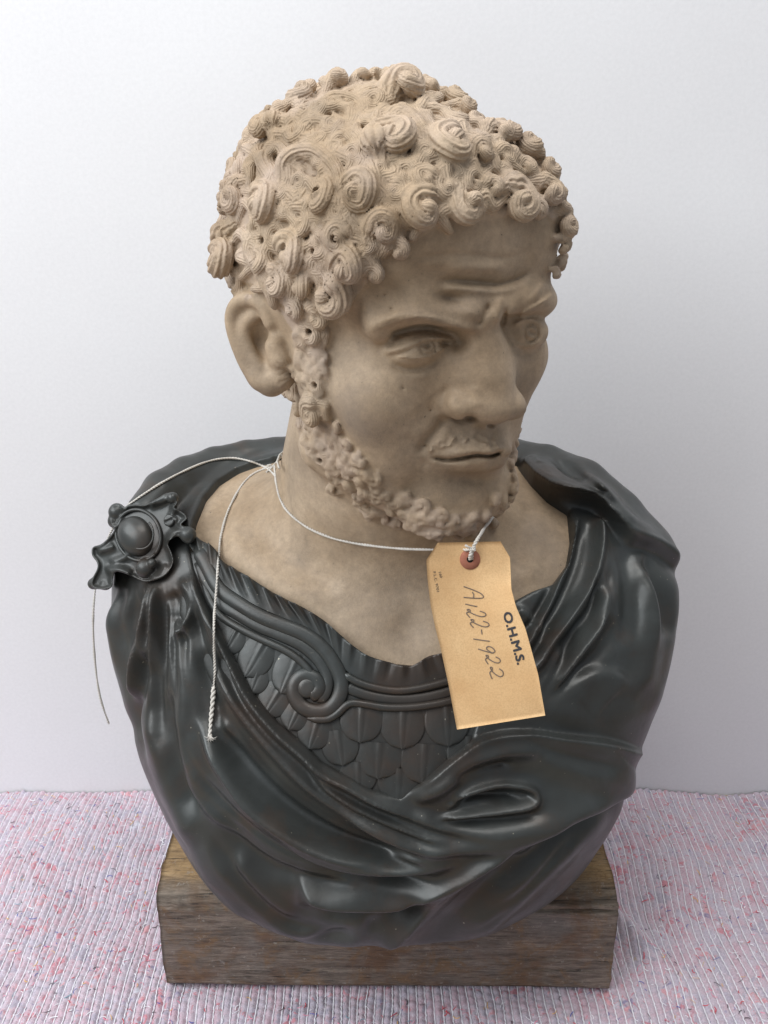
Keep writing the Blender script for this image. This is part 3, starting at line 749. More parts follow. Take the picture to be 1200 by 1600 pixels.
# sweep of the bundle under the brooch
k.ridge([(196,925),(178,990),(178,1060),(190,1130),(222,1210)], 6, 13, 12)
k.ridge([(232,915),(206,985),(200,1050),(210,1120),(236,1200)], -6, 9, 9)
k.ridge([(240,905),(238,960),(224,1020),(212,1085),(206,1110)], 7.5, 8, 7, crest=True)
k.ridge([(236,1010),(224,1070),(212,1120),(214,1160)], -6, 9, 8)
k.ridge([(252,905),(250,965),(244,1015),(240,1060)], 6, 5, 5, crest=True)
k.ridge([(262,910),(262,970),(256,1030),(250,1100),(262,1180)], -4, 7, 8)
k.ridge([(284,900),(302,930),(306,955),(300,975),(284,990),(272,986)], 7, 6, 7, .25, .2, crest=True)
k.ridge([(270,925),(282,950),(280,975)], -5, 9)
k.ridge([(300,990),(296,1050),(292,1120),(306,1190),(330,1260)], 4.5, 18, 16)
k.ridge([(268,1070),(270,1130),(286,1200),(318,1280)], -4.5, 10, 12)
k.ridge([(240,1100),(250,1160),(276,1240),(320,1320)], 4.5, 14, 16)
k.ridge([(300,890),(322,950),(338,1010),(346,1050)], 5.5, 6, 9, crest=True)
k.ridge([(322,1010),(330,1070),(352,1140)], -5, 9, 9)
# long crests that follow the breastplate
k.ridge([(318,935),(344,990),(368,1045),(396,1096),(434,1142),(474,1178),(508,1208),(544,1226),(582,1246),(628,1266),(680,1292)], 8, 8, 7, .1, .2, crest=True)
k.ridge([(330,990),(352,1046),(384,1110),(430,1168),(480,1216),(540,1262),(600,1290)], -6.5, 10, 10, .15, .2)
k.ridge([(335,1010),(352,1060),(386,1118),(436,1178),(486,1226),(540,1264),(600,1298),(660,1318),(740,1310),(800,1288)], 9, 12, 9, .15, .2)
k.ridge([(480,1178),(500,1216),(540,1246),(600,1276),(664,1300),(720,1306)], 5, 5, 5, crest=True)
k.ridge([(340,1110),(372,1172),(418,1228),(470,1270),(530,1306),(600,1330),(680,1338)], -9, 16, 14)
k.ridge([(318,1110),(345,1180),(384,1236),(430,1284),(486,1322),(553,1344),(623,1350),(700,1338),(760,1318)], 9, 15, 10, .15, .2)
k.ridge([(352,1200),(388,1242),(440,1284),(492,1314),(556,1332),(640,1334),(700,1322)], 4, 5, 5, crest=True)
k.ridge([(338,1250),(372,1310),(420,1350),(470,1368),(540,1376),(620,1372),(690,1352)], -7, 18, 14)
k.ridge([(452,1356),(476,1380),(512,1397),(581,1404),(636,1400),(692,1372),(754,1334),(837,1286),(884,1256)], 8.5, 13, 9, .12, .1, crest=True)
k.ridge([(440,1398),(480,1414),(530,1424),(590,1424),(640,1420),(690,1396)], -5, 14, 10)
# big facet on the lower left with its sharp crease
k.step([(322,1280),(345,1322),(387,1371),(422,1406),(464,1437),(490,1442),(526,1444)], 7, 60, 6, .3, .2)
k.ridge([(366,1326),(400,1368),(436,1402),(476,1426)], 3.5, 9)
k.ridge([(300,1240),(306,1290),(330,1340),(372,1392),(410,1430)], 3, 16)
k.blob(500,1418,5,26,13,-15); k.blob(478,1400,4,16,12); k.blob(540,1392,3,40,10)
k.ridge([(408,1454),(450,1464),(520,1468),(580,1464)], 5, 14, 10)
k.ridge([(430,1446),(490,1452),(560,1452)], -3, 7)
k.ridge([(586,1476),(622,1456),(656,1422),(700,1378),(744,1340),(800,1306)], 6.5, 11, 14, .1, .15, crest=True)
k.ridge([(560,1446),(596,1440),(630,1420),(664,1394)], -4.5, 12)
k.ridge([(640,1474),(690,1448),(742,1400),(800,1350),(868,1300),(930,1256)], -5.5, 18, 20)
k.ridge([(700,1462),(770,1420),(840,1352),(900,1300),(950,1250)], 5.5, 22, 22)
k.ridge([(760,1452),(840,1416),(900,1350),(940,1290)], -3, 18)
k.ridge([(800,1340),(850,1300),(905,1262)], 3.5, 8, crest=True)
k.ridge([(952,1330),(960,1290),(966,1250),(974,1224)], 3.5, 7)
# band that sweeps over to the right arm
k.step([(640,1236),(657,1221),(706,1180),(754,1150),(816,1141),(872,1147),(941,1154),(1000,1170),(1020,1180)], 8.5, 46, 3, .12, .14, lip=.12)
k.step([(1002,1200),(985,1218),(940,1243),(870,1276),(780,1312),(700,1334)], 11, 50, 9, .16, .3)
k.ridge([(1004,1200),(984,1232),(936,1258),(870,1292),(800,1324)], -2.5, 10, 10, .1, .3)
k.ridge([(690,1262),(724,1236),(768,1222),(806,1222),(826,1228),(828,1240),(812,1250),(775,1257),(706,1270),(664,1278)], 6.5, 6, 6, .1, .15, crest=True)
k.ridge([(690,1250),(730,1242),(780,1238),(812,1238)], -4, 6)
k.ridge([(640,1250),(684,1228),(730,1196),(790,1172),(850,1172)], 4.5, 11, 10, .1)
k.ridge([(700,1216),(744,1194),(800,1186)], -4.5, 8)
k.ridge([(640,1262),(690,1286),(760,1290),(830,1276),(900,1250),(960,1222)], 5, 12, 10, .1)
k.ridge([(660,1274),(720,1276),(790,1268),(850,1254)], -3.5, 7)
k.ridge([(816,1150),(850,1166),(900,1180),(960,1186)], -2.5, 12); k.blob(900,1200,3,60,18,-14)
# right breast: folds falling from the shoulder
k.ridge([(924,810),(934,838),(930,880),(916,922),(889,963),(856,1006),(836,1040),(800,1080)], 7.5, 7, 9, .08, .25, crest=True)
k.ridge([(906,812),(904,860),(888,910),(860,962),(830,1000)], -6, 8, 8)
k.ridge([(900,806),(890,850),(872,906),(850,958),(830,992),(800,1040)], 5.5, 6, 7, .1, .2, crest=True)
k.ridge([(880,880),(856,930),(826,976),(806,1010)], -3.5, 7)
k.ridge([(946,900),(944,940),(936,972),(908,1010),(880,1050),(850,1090)], 7, 8, 10, .2, .2, crest=True)
k.ridge([(930,900),(920,950),(890,990),(864,1024)], -5, 8)
k.ridge([(960,960),(940,1010),(900,1046),(856,1092)], -3.5, 12)
k.step([(850,1110),(880,1066),(927,1046),(975,1056),(1000,1100)], 4, 50, 12, .3, .3)
k.ridge([(980,860),(1000,900),(1010,960),(1004,1030),(990,1100)], 5, 18, 16)
k.ridge([(966,850),(978,900),(980,960),(966,1020)], -4, 13)
k.ridge([(996,866),(1014,904),(1030,950),(1036,1000)], -5.5, 9, 10)
k.ridge([(1030,880),(1050,930),(1050,1000),(1036,1070),(1010,1130)], 4.5, 14, 14)
k.blob(985,1040,-2.5,22,40); k.blob(870,1110,2.5,46,18,-20); k.blob(975,1110,2,28,26)
k.ridge([(802,950),(826,968),(846,990)], 3, 8)
# rolled shoulder flap
k.step([(1052,905),(1035,882),(1008,864),(973,852),(947,826),(924,803),(889,792),(858,779),(832,752),(808,724)], 10, 40, 3, .1, .06, lip=.14)
k.ridge([(850,712),(892,742),(930,780),(966,826),(1006,858)], 4, 10, 9); k.blob(882,748,-4,26,9,-40); k.blob(950,812,-2.5,20,8,-45)
k.ridge([(300,745),(330,726),(380,712),(428,708)], -2, 6)
k.ridge([(250,790),(290,760),(320,750)], 3, 10)
for i in range(17):                                       # finer pleats fanning out below the brooch and along the sweeps
    t = i / 16; x0 = 190 + 108 * t; x1 = 176 + 150 * t; ln = 150 + 90 * math.sin(t * 3.1) + 40 * math.sin(i * 2.7)
    k.ridge([(x0, 905), (x0 + (x1 - x0) * .35 - 8 + 8 * t, 905 + ln * .4), (x1 + 4 * math.sin(i * 1.7), 905 + ln)], 1.7 * (1 if i % 2 else -1), 4.5, ta=.3, tb=.5)
for off, a in ((26, 2.6), (44, -2.6), (62, 2.2), (96, -2.4), (118, 2.6)):
    k.ridge([(322 - off * .2, 1000 + off), (352 - off * .5, 1080 + off), (420 - off * .5, 1176 + off), (500 - off * .3, 1250 + off * .9), (590, 1300 + off * .7), (680, 1322 + off * .5), (760, 1312 + off * .3)], a, 6, ta=.25, tb=.35)
for off, a in ((12, -2.2), (24, 2.4), (38, -2.4)):
    k.ridge([(700 + off, 1470 - off), (770 + off, 1420 - off), (840 + off * .6, 1350 - off * .6), (920, 1280 - off * .2)], a, 5, ta=.3, tb=.3)
for x0, y0, x1, y1, a in ((830,960,800,1060,2),(950,880,930,1010,-2.4),(1000,900,1014,1020,2),(990,900,988,1020,-2),(880,1000,830,1090,2.2),(905,960,868,1040,-2.4)):
    k.ridge([(x0, y0), ((x0 + x1) / 2 + 4, (y0 + y1) / 2), (x1, y1)], a, 5, ta=.3, tb=.4)
k.blur(2); k.a *= 1.5
COLLAR = [(228,800,812,17),(256,768,840,19),(292,744,868,18),(335,722,895,14),(385,708,915,12),(430,704,925,12),(520,700,945,14),(700,700,945,15),(800,708,922,14),(852,728,896,20),(905,762,872,27),(955,812,852,29),(998,860,838,27)]
_cp = [unp(a, b, y) for a, b, y, r in COLLAR]; _cr = [r for *_, r in COLLAR]
def cloak_f(p):
    B = body(p); x, y, face = chart(p, B); f = sstep((895 - p[:, 1]) / 30)
    h = R_cl.sample(x, y); lim = 7.5 + 9 * sstep((R_cui.sample(x, y) - 2) / 25) * sstep((392 - p[:, 2]) / 30); h = np.where(h < 0, lim * np.tanh(h / lim), 24 * np.tanh(h / 24)) * f * face
    d = smin(B - 3.5 - h, chain(p, _cp, _cr, 4), 14)
    cut = np.minimum(np.minimum(-R_open.sample(x, y) * .55, B + 15), (888 - p[:, 1]) * .6)
    return smax(d, cut, 3.5).astype(np.float32)
def cuirass_base(p): return body(p) - .5
def cuirass_f(p):
    x, y = proj(p); B = body(p)
    return smax(smax(B - .5, R_cui.sample(x, y) * .52, 2.0), -B - 22, 2).astype(np.float32)
def near_only(fn, coarse, m=45):                         # skip far cells cheaply
    def g(p):
        d = coarse(p).astype(np.float32); k = np.nonzero(np.abs(d) < m)[0]
        if len(k): d[k] = fn(p[k])
        return d
    return g
# brooch: an outline on the plane of the shoulder, with relief
BRO = [(197,790),(213,788),(228,788),(247,778),(262,770),(273,775),(277,787),(272,793),(287,802),(292,811),(283,820),(297,825),(302,838),(294,849),(283,840),(272,840),(263,850),(268,863),(271,880),(258,900),(237,908),(222,908),(205,900),(183,893),(176,905),(175,917),(160,921),(145,918),(143,907),(152,888),(151,878),(144,868),(145,855),(160,849),(178,829),(173,818),(172,803),(175,790),(185,787),(195,794)]
R_bsd = Relief().poly_sd(catmull(BRO + BRO[:1], 4)[:-1]); R_b = Relief(); b_ = R_b
b_.ridge(np.array(BRO + BRO[:1]), 4.5, 4.5, ta=0, tb=0); b_.blob(215,838,3,44,34,30)
b_.ridge([(232,790),(250,784),(266,776)], 5, 6); b_.ridge([(262,850),(272,832),(292,830)], 6, 6); b_.ridge([(165,895),(185,888),(208,898)], 6, 6)
b_.ridge([(150,862),(170,856),(180,850)], 4, 6); b_.ridge([(262,880),(250,898),(232,902)], 4, 5); b_.ridge([(206,850),(196,870),(170,880)], 3, 6)
b_.ridge([(278,790),(268,806),(280,816)], 3, 5); b_.ridge([(190,800),(186,816),(180,826)], 3, 5)
_bc = trace(215, 845, lambda p: body(p) - 4); _bn = norm(np.array([-.32, -.82, .47]))
def brooch_f(p):
    x, y = proj(p); w = (p - _bc) @ _bn
    e = R_bsd.sample(x, y) * .52
    d = smax(smax(e, w - (21 + R_b.sample(x, y)), 1.6), -w - 14, 3)
    for (a, b, r, o) in ((183,800,7.5,11),(180,814,6.5,10),(228,888,8.5,13),(238,880,4,17),(270,778,5,14),(294,836,7,13),(146,912,5,9),(165,914,4.5,9),(152,862,4,9)):
        o += 9; c = _bpl(a, b, o) + _bn * o; d = smin(d, sph(p, c, r), 1.6)
    return d.astype(np.float32)
def _bpl(px, py, o=0.0):
    v = ray(px, py); t = ((_bc + _bn * o - CAM) @ _bn) / (v @ _bn); return CAM + v * t - _bn * o
#==BUILD==
import os, time
_t0 = time.time()
def log(*a):
    if os.environ.get('SCENE_LOG'): open(os.environ['SCENE_LOG'], 'a').write(' '.join(map(str, a)) + ' %.1f\n' % (time.time() - _t0))
bust = tag(empty('bust', (0.0, 0.84, 0.122)), 'tan terracotta man\'s bust in a dark draped cloak, standing on the wooden block', 'bust')

# terracotta: one continuous skin, cut into its parts along the edges of each lock
V, Q = nets(terra_f, (-285, 600, 385), (285, 985, 862), 1.22); log('terra', len(V))
N = vnormals(V, Q)
P = V.astype(np.float32); hd = np.full(len(P), 90., np.float32); u = P[:, 2] > 468; hd[u] = head_f(P[u])
bd = np.zeros(len(P), np.float32); bd[u] = bed(P[u])
base = smin(chest_f(P), hd - bd, 16).astype(np.float32)
dd, own = hair_d(P, base.copy(), ids=True)
qx, qy = proj(P); qc = w2h(P)
ids = np.where(P[:, 2] < 505, 1, 0)
ids[(bd > 1.2) & (own < 0)] = 2
ids[(ids == 2) & (qc[:, 2] < -14) & (qc[:, 1] < -2)] = 3
def lens(poly): 
    r = Relief().poly_sd(poly); return (r.sample(qx, qy) < 0) & (P[:, 1] < 745)
ids[lens([(604,556),(628,549),(664,534),(700,538),(709,541),(680,552),(656,559),(632,560)]) & (ids == 0)] = 4
ids[lens([(800,512),(808,507),(836,504),(848,512),(840,530),(822,538),(806,532)]) & (ids == 0)] = 5
ids[lens([(664,716),(690,707),(736,701),(782,702),(784,714),(750,731),(715,733),(680,724)]) & (ids == 0)] = 6
e = (P[:, 0] < -30) & (P[:, 2] > 560) & (P[:, 2] < 730); ee = np.full(len(P), 99.); ee[e] = ear_f(P[e]); ids[(ee < 1.2) & (ee < base + 3)] = 7
ids = np.where(own >= 0, 10 + own, ids)
cn = np.bincount(ids[Q[:, 1]], minlength=10 + len(locks)); ids = np.where((ids >= 10) & (cn[ids] < 40), np.where(qc[:, 2] < -14, 3, 2), ids)
ids[(ids == 3) & (qc[:, 0] > 4)] = 0
for v_ in (4, 5):
    k_ = np.nonzero(ids == v_)[0]
    if len(k_): ids[k_[np.linalg.norm(P[k_] - np.median(P[k_], 0), axis=1) > 17]] = 0
fid = ids[Q]; fid = np.where((fid[:, 1] == fid[:, 2]), fid[:, 1], fid[:, 0])
order = np.argsort(fid, kind='stable'); fs = fid[order]; cuts = np.searchsorted(fs, np.arange(fs.max() + 2))
def piece(i, name, mt, parent):
    f = Q[order[cuts[i]:cuts[i + 1]]]
    if len(f) < 12: return None
    uq, inv = np.unique(f, return_inverse=True)
    ob = add(name, V[uq], inv.reshape(f.shape), mt, parent, normals=N[uq])
    if mt is M_hair:
        st = ob.data.attributes.new('strand', 'FLOAT', 'POINT')
        st.data.foreach_set('value', locks[i - 10].dist(V[uq].astype(np.float32), True)[1].astype(np.float32) if i >= 10 else np.zeros(len(uq), np.float32))
    return ob
head = piece(0, 'head', M_skin, bust); piece(1, 'chest', M_skin, bust)
hair = piece(2, 'hair', M_hair, bust); beard = piece(3, 'beard', M_hair, bust)
for i, nm in ((4, 'eye'), (5, 'eye'), (6, 'lips'), (7, 'ear')): piece(i, nm, M_skin, head)
for j, l in enumerate(locks):
    if 10 + j <= fs.max(): piece(10 + j, 'curl' if l.kind == 'curl' else 'beard_curl', M_hair, hair if l.kind == 'curl' else beard)
log('split')

V, Q = nets(near_only(cloak_f, lambda p: body(p) - 4, 42), (-300, 600, 100), (320, 1020, 570), 1.5, margin=9, smooth=2)
add('cloak', V, Q, M_bronze, bust); log('cloak', len(V))
V, Q = nets(near_only(cuirass_f, cuirass_base, 30), (-180, 630, 240), (180, 800, 500), 1.6, smooth=1)
cuirass = add('breastplate', V, Q, M_bronze, bust)
V, Q = nets(brooch_f, (-290, 700, 390), (-110, 880, 540), .85, smooth=1)
brooch = add('brooch', V, Q, M_bronze, bust); log('brooch', len(V))
# boss and slotted screw of the brooch
def dome(name, px, py, a, b, rot, h, lift, parent, mt, p=2.0, n=14, m=36, slot=False):
    c = _bpl(px, py, lift) + _bn * lift; u = norm(np.cross([0, 0, 1.], _bn)); v = np.cross(_bn, u); r = math.radians(rot)
    u, v = u * math.cos(r) + v * math.sin(r), v * math.cos(r) - u * math.sin(r); VV, Fq = [], []
    for i in range(n + 1):
        t = i / n
        for j in range(m):
            w = 2 * math.pi * j / m; x, y = t * a * math.cos(w), t * b * math.sin(w); z = h * (1 - t ** p) ** (1 / p if p > 1 else 1)
            if slot and abs(y) < .75 and t < .97: z -= 1.6
            VV.append(c + u * x + v * y + _bn * z)
    for i in range(n):
        for j in range(m): k2 = (j + 1) % m; Fq.append((i * m + j, (i + 1) * m + j, (i + 1) * m + k2, i * m + k2))
    VV = np.array(VV); low = VV[n * m:] - _bn * 6; Fq += [(n * m + j, (n + 1) * m + j, (n + 1) * m + (j + 1) % m, n * m + (j + 1) % m) for j in range(m)]
    return add(name, np.vstack([VV, low]), np.array(Fq), mt, parent)
dome('boss', 213, 838, 19.5, 16, -35, 11, 22, brooch, M_bronze)
def ring_on(name, px, py, a, b, rot, lift, r, parent, arc=(0, 360)):
    c = _bpl(px, py, lift) + _bn * lift; u = norm(np.cross([0, 0, 1.], _bn)); v = np.cross(_bn, u); q = math.radians(rot)
    u, v = u * math.cos(q) + v * math.sin(q), v * math.cos(q) - u * math.sin(q); w = np.radians(np.linspace(*arc, 50))[:, None]
    VV, Fq = tube(c + u * a * np.cos(w) + v * b * np.sin(w), r, 8, up=_bn); return add(name, VV, Fq, M_bronze, parent)
ring_on('boss_rim', 216, 836, 24, 20, -35, 23.5, 1.6, brooch)
ring_on('boss_fillet', 218, 833, 14.5, 12.5, -35, 29.5, .9, brooch, (-100, 90))
dome('screw', 264, 813, 5.2, 5.2, 30, 1.0, 24.0, brooch, M_bronze, 4, 10, 28, slot=True)

# mouldings of the neckline, with the volute
def on_cui(P): 
    P = np.asarray(P, float); return trace(P[:, 0], P[:, 1], cuirass_base)
def front_n(P): return grad(body, P, 4)
def moulding(parent, pts, r, lift, flat=.8, taper=.05):
    pp = catmull(pts, 8); P3 = on_cui(pp); n = front_n(P3); t = np.linspace(0, 1, len(P3))
    R = r * (.35 + .65 * sstep(t / taper) * sstep((1 - t) / taper)); P3 = P3 + n * lift
    for _ in range(3): P3[1:-1] = (P3[:-2] + 2 * P3[1:-1] + P3[2:]) / 4
    return tube(P3, R, 10, up=n, flat=flat)
VOL = [(306,858),(320,876),(341,918),(372,942),(407,963),(442,977),(477,991),(505,1012),(523,1037),(534,1065),(530,1090),(516,1107),(495,1112),(472,1104),(459,1083),(463,1065),(477,1055),(493,1061),(499,1073),(493,1083),(482,1086)]
A1 = [(306,880),(341,938),(372,960),(407,980),(442,994),(474,1010),(500,1034),(512,1060),(508,1084),(495,1096)]
A2 = [(318,912),(341,958),(372,980),(407,998),(442,1014),(467,1030),(484,1048),(492,1064)]
B1 = [(537,1052),(558,1065),(586,1074),(621,1079),(656,1075),(700,1064),(745,1048),(790,1020)]
B2 = [(540,1072),(556,1080),(586,1089),(628,1093),(670,1089),(710,1078),(750,1062),(790,1036)]
B3 = [(480,1122),(509,1124),(526,1116),(546,1099),(570,1100),(600,1105),(640,1105),(680,1100),(720,1090),(760,1074),(795,1050)]
def merge(L):
    VV, Fq, o = [], [], 0
    for v, f in L: VV.append(v); Fq += [[i + o for i in g] for g in f]; o += len(v)
    return np.vstack(VV), Fq
nb_ = add('neckline_moulding', *merge([moulding(None, VOL, 6.2, 1.6, .5, .03), moulding(None, A1, 5.0, .6, .45), moulding(None, A2, 3.2, 1.6, .8)]), M_bronze, cuirass)
add('neckline_moulding', *merge([moulding(None, B1, 3.2, 2.2), moulding(None, B2, 4.6, .4, .45), moulding(None, B3, 3.2, 2.0)]), M_bronze, cuirass)
vc = on_cui([(481, 1074)]); vn = front_n(vc)
VV, Fq = [], []
for i in range(9):
    for j in range(28):
        t = i / 8; w = 2 * math.pi * j / 28; x, y = 9.5 * t * math.cos(w), 9.5 * t * math.sin(w)
        e1 = norm(np.array([1, 0, 0]) - vn[0] * vn[0][0]); e2 = np.cross(vn[0], e1); VV.append(vc[0] + e1 * x + e2 * y + vn[0] * (5.2 * math.sqrt(max(0, 1 - t ** 4)) - .5))
Fq = [(i * 28 + j, (i + 1) * 28 + j, (i + 1) * 28 + (j + 1) % 28, i * 28 + (j + 1) % 28) for i in range(8) for j in range(28)]
add('volute_eye', VV, np.array(Fq), M_bronze, cuirass)

# feather-shaped scales, each a shell of its own: centre of the root, tip, half width in px
SC = [((566,1098),(563,1160),35),((630,1104),(628,1170),36),((698,1098),(700,1166),36),((767,1080),(772,1148),36),
      ((528,1140),(536,1196),30),((594,1160),(590,1216),38),((664,1162),(660,1224),38),((732,1150),(736,1214),36),
      ((624,1200),(622,1252),34),((692,1206),(692,1258),32),((560,1190),(560,1240),30),
      ((468,1022),(440,1084),30),((412,1004),(384,1058),28),((498,1122),(484,1170),28),((440,1074),(414,1118),27),((370,984),(352,1020),22),((404,1046),(392,1084),22),((470,1100),(452,1140),24)]
for (rx, ry), (tx, ty), w in sorted(SC, key=lambda s_: -s_[0][1]):
    L = math.hypot(tx - rx, ty - ry); ax, ay = (tx - rx) / L, (ty - ry) / L; nx, ny = -ay, ax; n1, n2 = 18, 20
    uu, vv = np.meshgrid(np.linspace(-1, 1, n2 + 1), np.linspace(0, 1, n1 + 1)); 
    half = w * np.where(vv < .42, .94 + .06 * vv / .42, np.sqrt(np.maximum(0, 1 - ((vv - .42) / .58) ** 2)) )
    pxs = rx + ax * L * vv + nx * uu * half; pys = ry + ay * L * vv + ny * uu * half
    P3 = on_cui(np.stack([pxs.ravel(), pys.ravel()], 1)); n3 = front_n(P3); u_, v_ = uu.ravel(), vv.ravel()
    hgt = -.6 + 1.9 * v_ + 1.5 * (1 - u_ ** 2) + .8 * np.exp(-(u_ / (.05 + .12 * (1 - v_))) ** 2) - .6 * np.exp(-((np.abs(u_) - .16 * (1.15 - v_)) / .06) ** 2)
    top = P3 + n3 * hgt[:, None]; bot = P3 - n3 * 1.5; m2 = n2 + 1; Fq = []
    for i in range(n1):
        for j in range(n2): a = i * m2 + j; Fq.append((a, a + m2, a + m2 + 1, a + 1))
    o = len(top); edge = [i * m2 for i in range(n1 + 1)] + [n1 * m2 + j for j in range(1, m2)] + [i * m2 + n2 for i in range(n1 - 1, -1, -1)]
    for a, b in zip(edge, edge[1:]): Fq.append((a, a + o, b + o, b))
    add('scale', np.vstack([top, bot]), np.array(Fq), M_bronze, cuirass)
# frilled edge of the tunic
lowp = catmull([(290,846),(312,872),(335,900),(368,926),(404,948),(440,964),(476,980),(504,998),(524,1022),(540,1046),(570,1064),(600,1072),(640,1074),(680,1066),(720,1052),(760,1034),(800,1004)], 10)
topp = catmull([(284,832),(306,842),(336,858),(352,880),(386,900),(420,922),(446,936),(482,954),(512,974),(546,1004),(575,1024),(610,1035),(640,1041),(668,1026),(698,1018),(740,1002),(790,970)], 10)
lp3 = on_cui(lowp); tp3 = on_cui(topp); ln = front_n(lp3); tn = front_n(tp3); s_ = np.concatenate([[0], np.cumsum(np.linalg.norm(np.diff(tp3, axis=0), axis=1))])
rg = random.Random(3); ph = np.cumsum(np.array([rg.uniform(.5, 1.7) for _ in s_])) * 0 + s_ / 2.6 + np.interp(s_, np.linspace(0, s_[-1], 14), [rg.uniform(-1.6, 1.6) for _ in range(14)])
am = np.interp(s_, np.linspace(0, s_[-1], 12), [3, 3.5, 4.5, 5, 4.5, 4, 2.5, 1.8, 2.0, 2.2, 2, 2])
rows = []
for r in np.linspace(0, 1, 12):
    c = lp3 * (1 - r) + tp3 * r; n = norm(ln * (1 - r) + tn * r); along = norm(np.gradient(c, axis=0))
    wv = np.sin(ph) + .35 * np.sin(2.3 * ph + 1)
    rows.append(c + n * (2.0 + 3.5 * r + am * r ** 1.5 * wv)[:, None] + along * (am * .25 * r ** 2 * np.cos(ph))[:, None])
rows = np.array(rows); nr, nc = rows.shape[:2]; sh = np.concatenate([rows.reshape(-1, 3), (rows - tn[None] * 2.4).reshape(-1, 3)]); Fq = []
for i in range(nr - 1):
    for j in range(nc - 1):
        a = i * nc + j; Fq.append((a, a + 1, a + nc + 1, a + nc)); a += nr * nc; Fq.append((a, a + nc, a + nc + 1, a + 1))
for j in range(nc - 1): a = (nr - 1) * nc + j; Fq.append((a, a + 1, a + 1 + nr * nc, a + nr * nc))
add('frill', sh, np.array(Fq), M_bronze, cuirass); log('details')

# ------------------------------------------------------------------ paper tag
m_, nt, b = mat('manila_card'); co = world_co(nt)
c = ramp(nt, noise(nt, co, 35, 5, .6), [(.3, (.60, .375, .18)), (.7, (.70, .475, .25))])
c = mixc(nt, ramp(nt, noise(nt, co, 900, 2, .6), [(.4, (0, 0, 0)), (.75, (.5, .5, .5))]), c, (.44, .26, .12))
nt.links.new(c, b.inputs['Base Color']); b.inputs['Roughness'].default_value = .75; b.inputs['Specular IOR Level'].default_value = .25
nt.links.new(bump(nt, noise(nt, co, 500, 3, .6), .15, .0004), b.inputs['Normal'])
LE = np.array([(684,848),(666,875),(668,905),(673,947),(680,980),(688,1011),(701,1071),(714,1140)], float); RE = np.array([(782,846),(797,871),(798,895),(799,920),(806,947),(821,982),(841,1054),(852,1118)], float)
_tv = np.array([0, .085, .19, .33, .45, .565, .775, 1.0])
def cardP(u, v, lift=0.0):
    u = np.asarray(u, float); v = np.asarray(v, float)
    l = np.stack([np.interp(v, _tv, LE[:, i]) for i in (0, 1)], -1); r = np.stack([np.interp(v, _tv, RE[:, i]) for i in (0, 1)], -1)
    q = l * (1 - u[..., None]) + r * u[..., None]
    Y = 672 - 40 * v + 7 * np.sin(v * 5.0 + .6) * (u - .3) + 3 * np.sin(np.pi * u) * (1 - v) + CARD_DY
    p = unp(q[..., 0], q[..., 1], Y); return p - ray(q[..., 0], q[..., 1]) * lift
CARD_DY = 0.0
_bot = trace([714, 852, 780, 700, 830], [1139, 1118, 1128, 1060, 1040], lambda p: np.minimum(body(p) - 3.5 - R_cl.sample(*proj(p)), body(p)))
_cb = np.array([cardP(np.array(u_), np.array(v_))[1] for u_, v_ in ((0, 1), (1, 1), (.5, 1), (0, .73), (1, .7))])
CARD_DY = float(min(0, (_bot[:, 1] - _cb).min() - 3)); log('card', CARD_DY)
nu, nv = 24, 48; uu, vv = np.meshgrid(np.linspace(0, 1, nu + 1), np.linspace(0, 1, nv + 1))
hole = (.62, .112)
tag_ = tag(empty('paper_tag'), 'buff paper luggage tag stamped O.H.M.S. hanging on string under the chin', 'tag')
fr = cardP(uu, vv, .5).reshape(-1, 3); bk_ = cardP(uu, vv, -.3).reshape(-1, 3); W_ = nu + 1; Fq = []
hx, hy = 734.5, 874.0
lq = np.stack([np.interp(vv, _tv, LE[:, i]) for i in (0, 1)], -1) * (1 - uu[..., None]) + np.stack([np.interp(vv, _tv, RE[:, i]) for i in (0, 1)], -1) * uu[..., None]
for i in range(nv):
    for j in range(nu):
        a = i * W_ + j; cx_, cy_ = (lq[i, j] + lq[i + 1, j + 1]) / 2
        Fq.append((a, a + W_, a + W_ + 1, a + 1)); a += W_ * (nv + 1); Fq.append((a, a + 1, a + W_ + 1, a + W_))
o = W_ * (nv + 1); edge = [i * W_ for i in range(nv + 1)] + [nv * W_ + j for j in range(1, W_)] + [i * W_ + nu for i in range(nv - 1, -1, -1)] + list(range(nu - 1, -1, -1))
for a, b2 in zip(edge, edge[1:] + edge[:1]): Fq.append((a, b2, b2 + o, a + o))
add('card', np.vstack([fr, bk_]), np.array(Fq), m_, tag_)
def px2uv(x, y):
    x = np.asarray(x, float); y = np.asarray(y, float); v = (y - 847) / 285; u = np.full_like(v, .5)
    for _ in range(12):
        l = np.stack([np.interp(v, _tv, LE[:, i]) for i in (0, 1)], -1); r = np.stack([np.interp(v, _tv, RE[:, i]) for i in (0, 1)], -1)
        u = (x - l[..., 0]) / (r[..., 0] - l[..., 0]); yy = l[..., 1] * (1 - u) + r[..., 1] * u; v = np.clip(v + (y - yy) / 290, 0, 1)
    return u, v
def disc_on_card(name, x, y, r0, r1, mt, lift):
    t = np.linspace(0, 2 * np.pi, 41)[:-1]; P_ = []
    for r in (r0, r1): u, v = px2uv(x + r * np.cos(t), y + r * np.sin(t)); P_.append(cardP(u, v, lift))
    P_.append(P_[1] + ray(x, y) * (lift - .5)); VV = np.vstack(P_); n_ = 40; Fq = [(i, n_ + i, n_ + (i + 1) % n_, (i + 1) % n_) for i in range(n_)] + [(n_ + i, 2 * n_ + i, 2 * n_ + (i + 1) % n_, n_ + (i + 1) % n_) for i in range(n_)]
    return add(name, VV, Fq, mt, tag_)
disc_on_card('reinforcing_ring', hx, hy, 5.2, 16.0, M_ring, 1.0)
M_hole_shade = plain('hole_shade', (.02, .018, .016), .9)
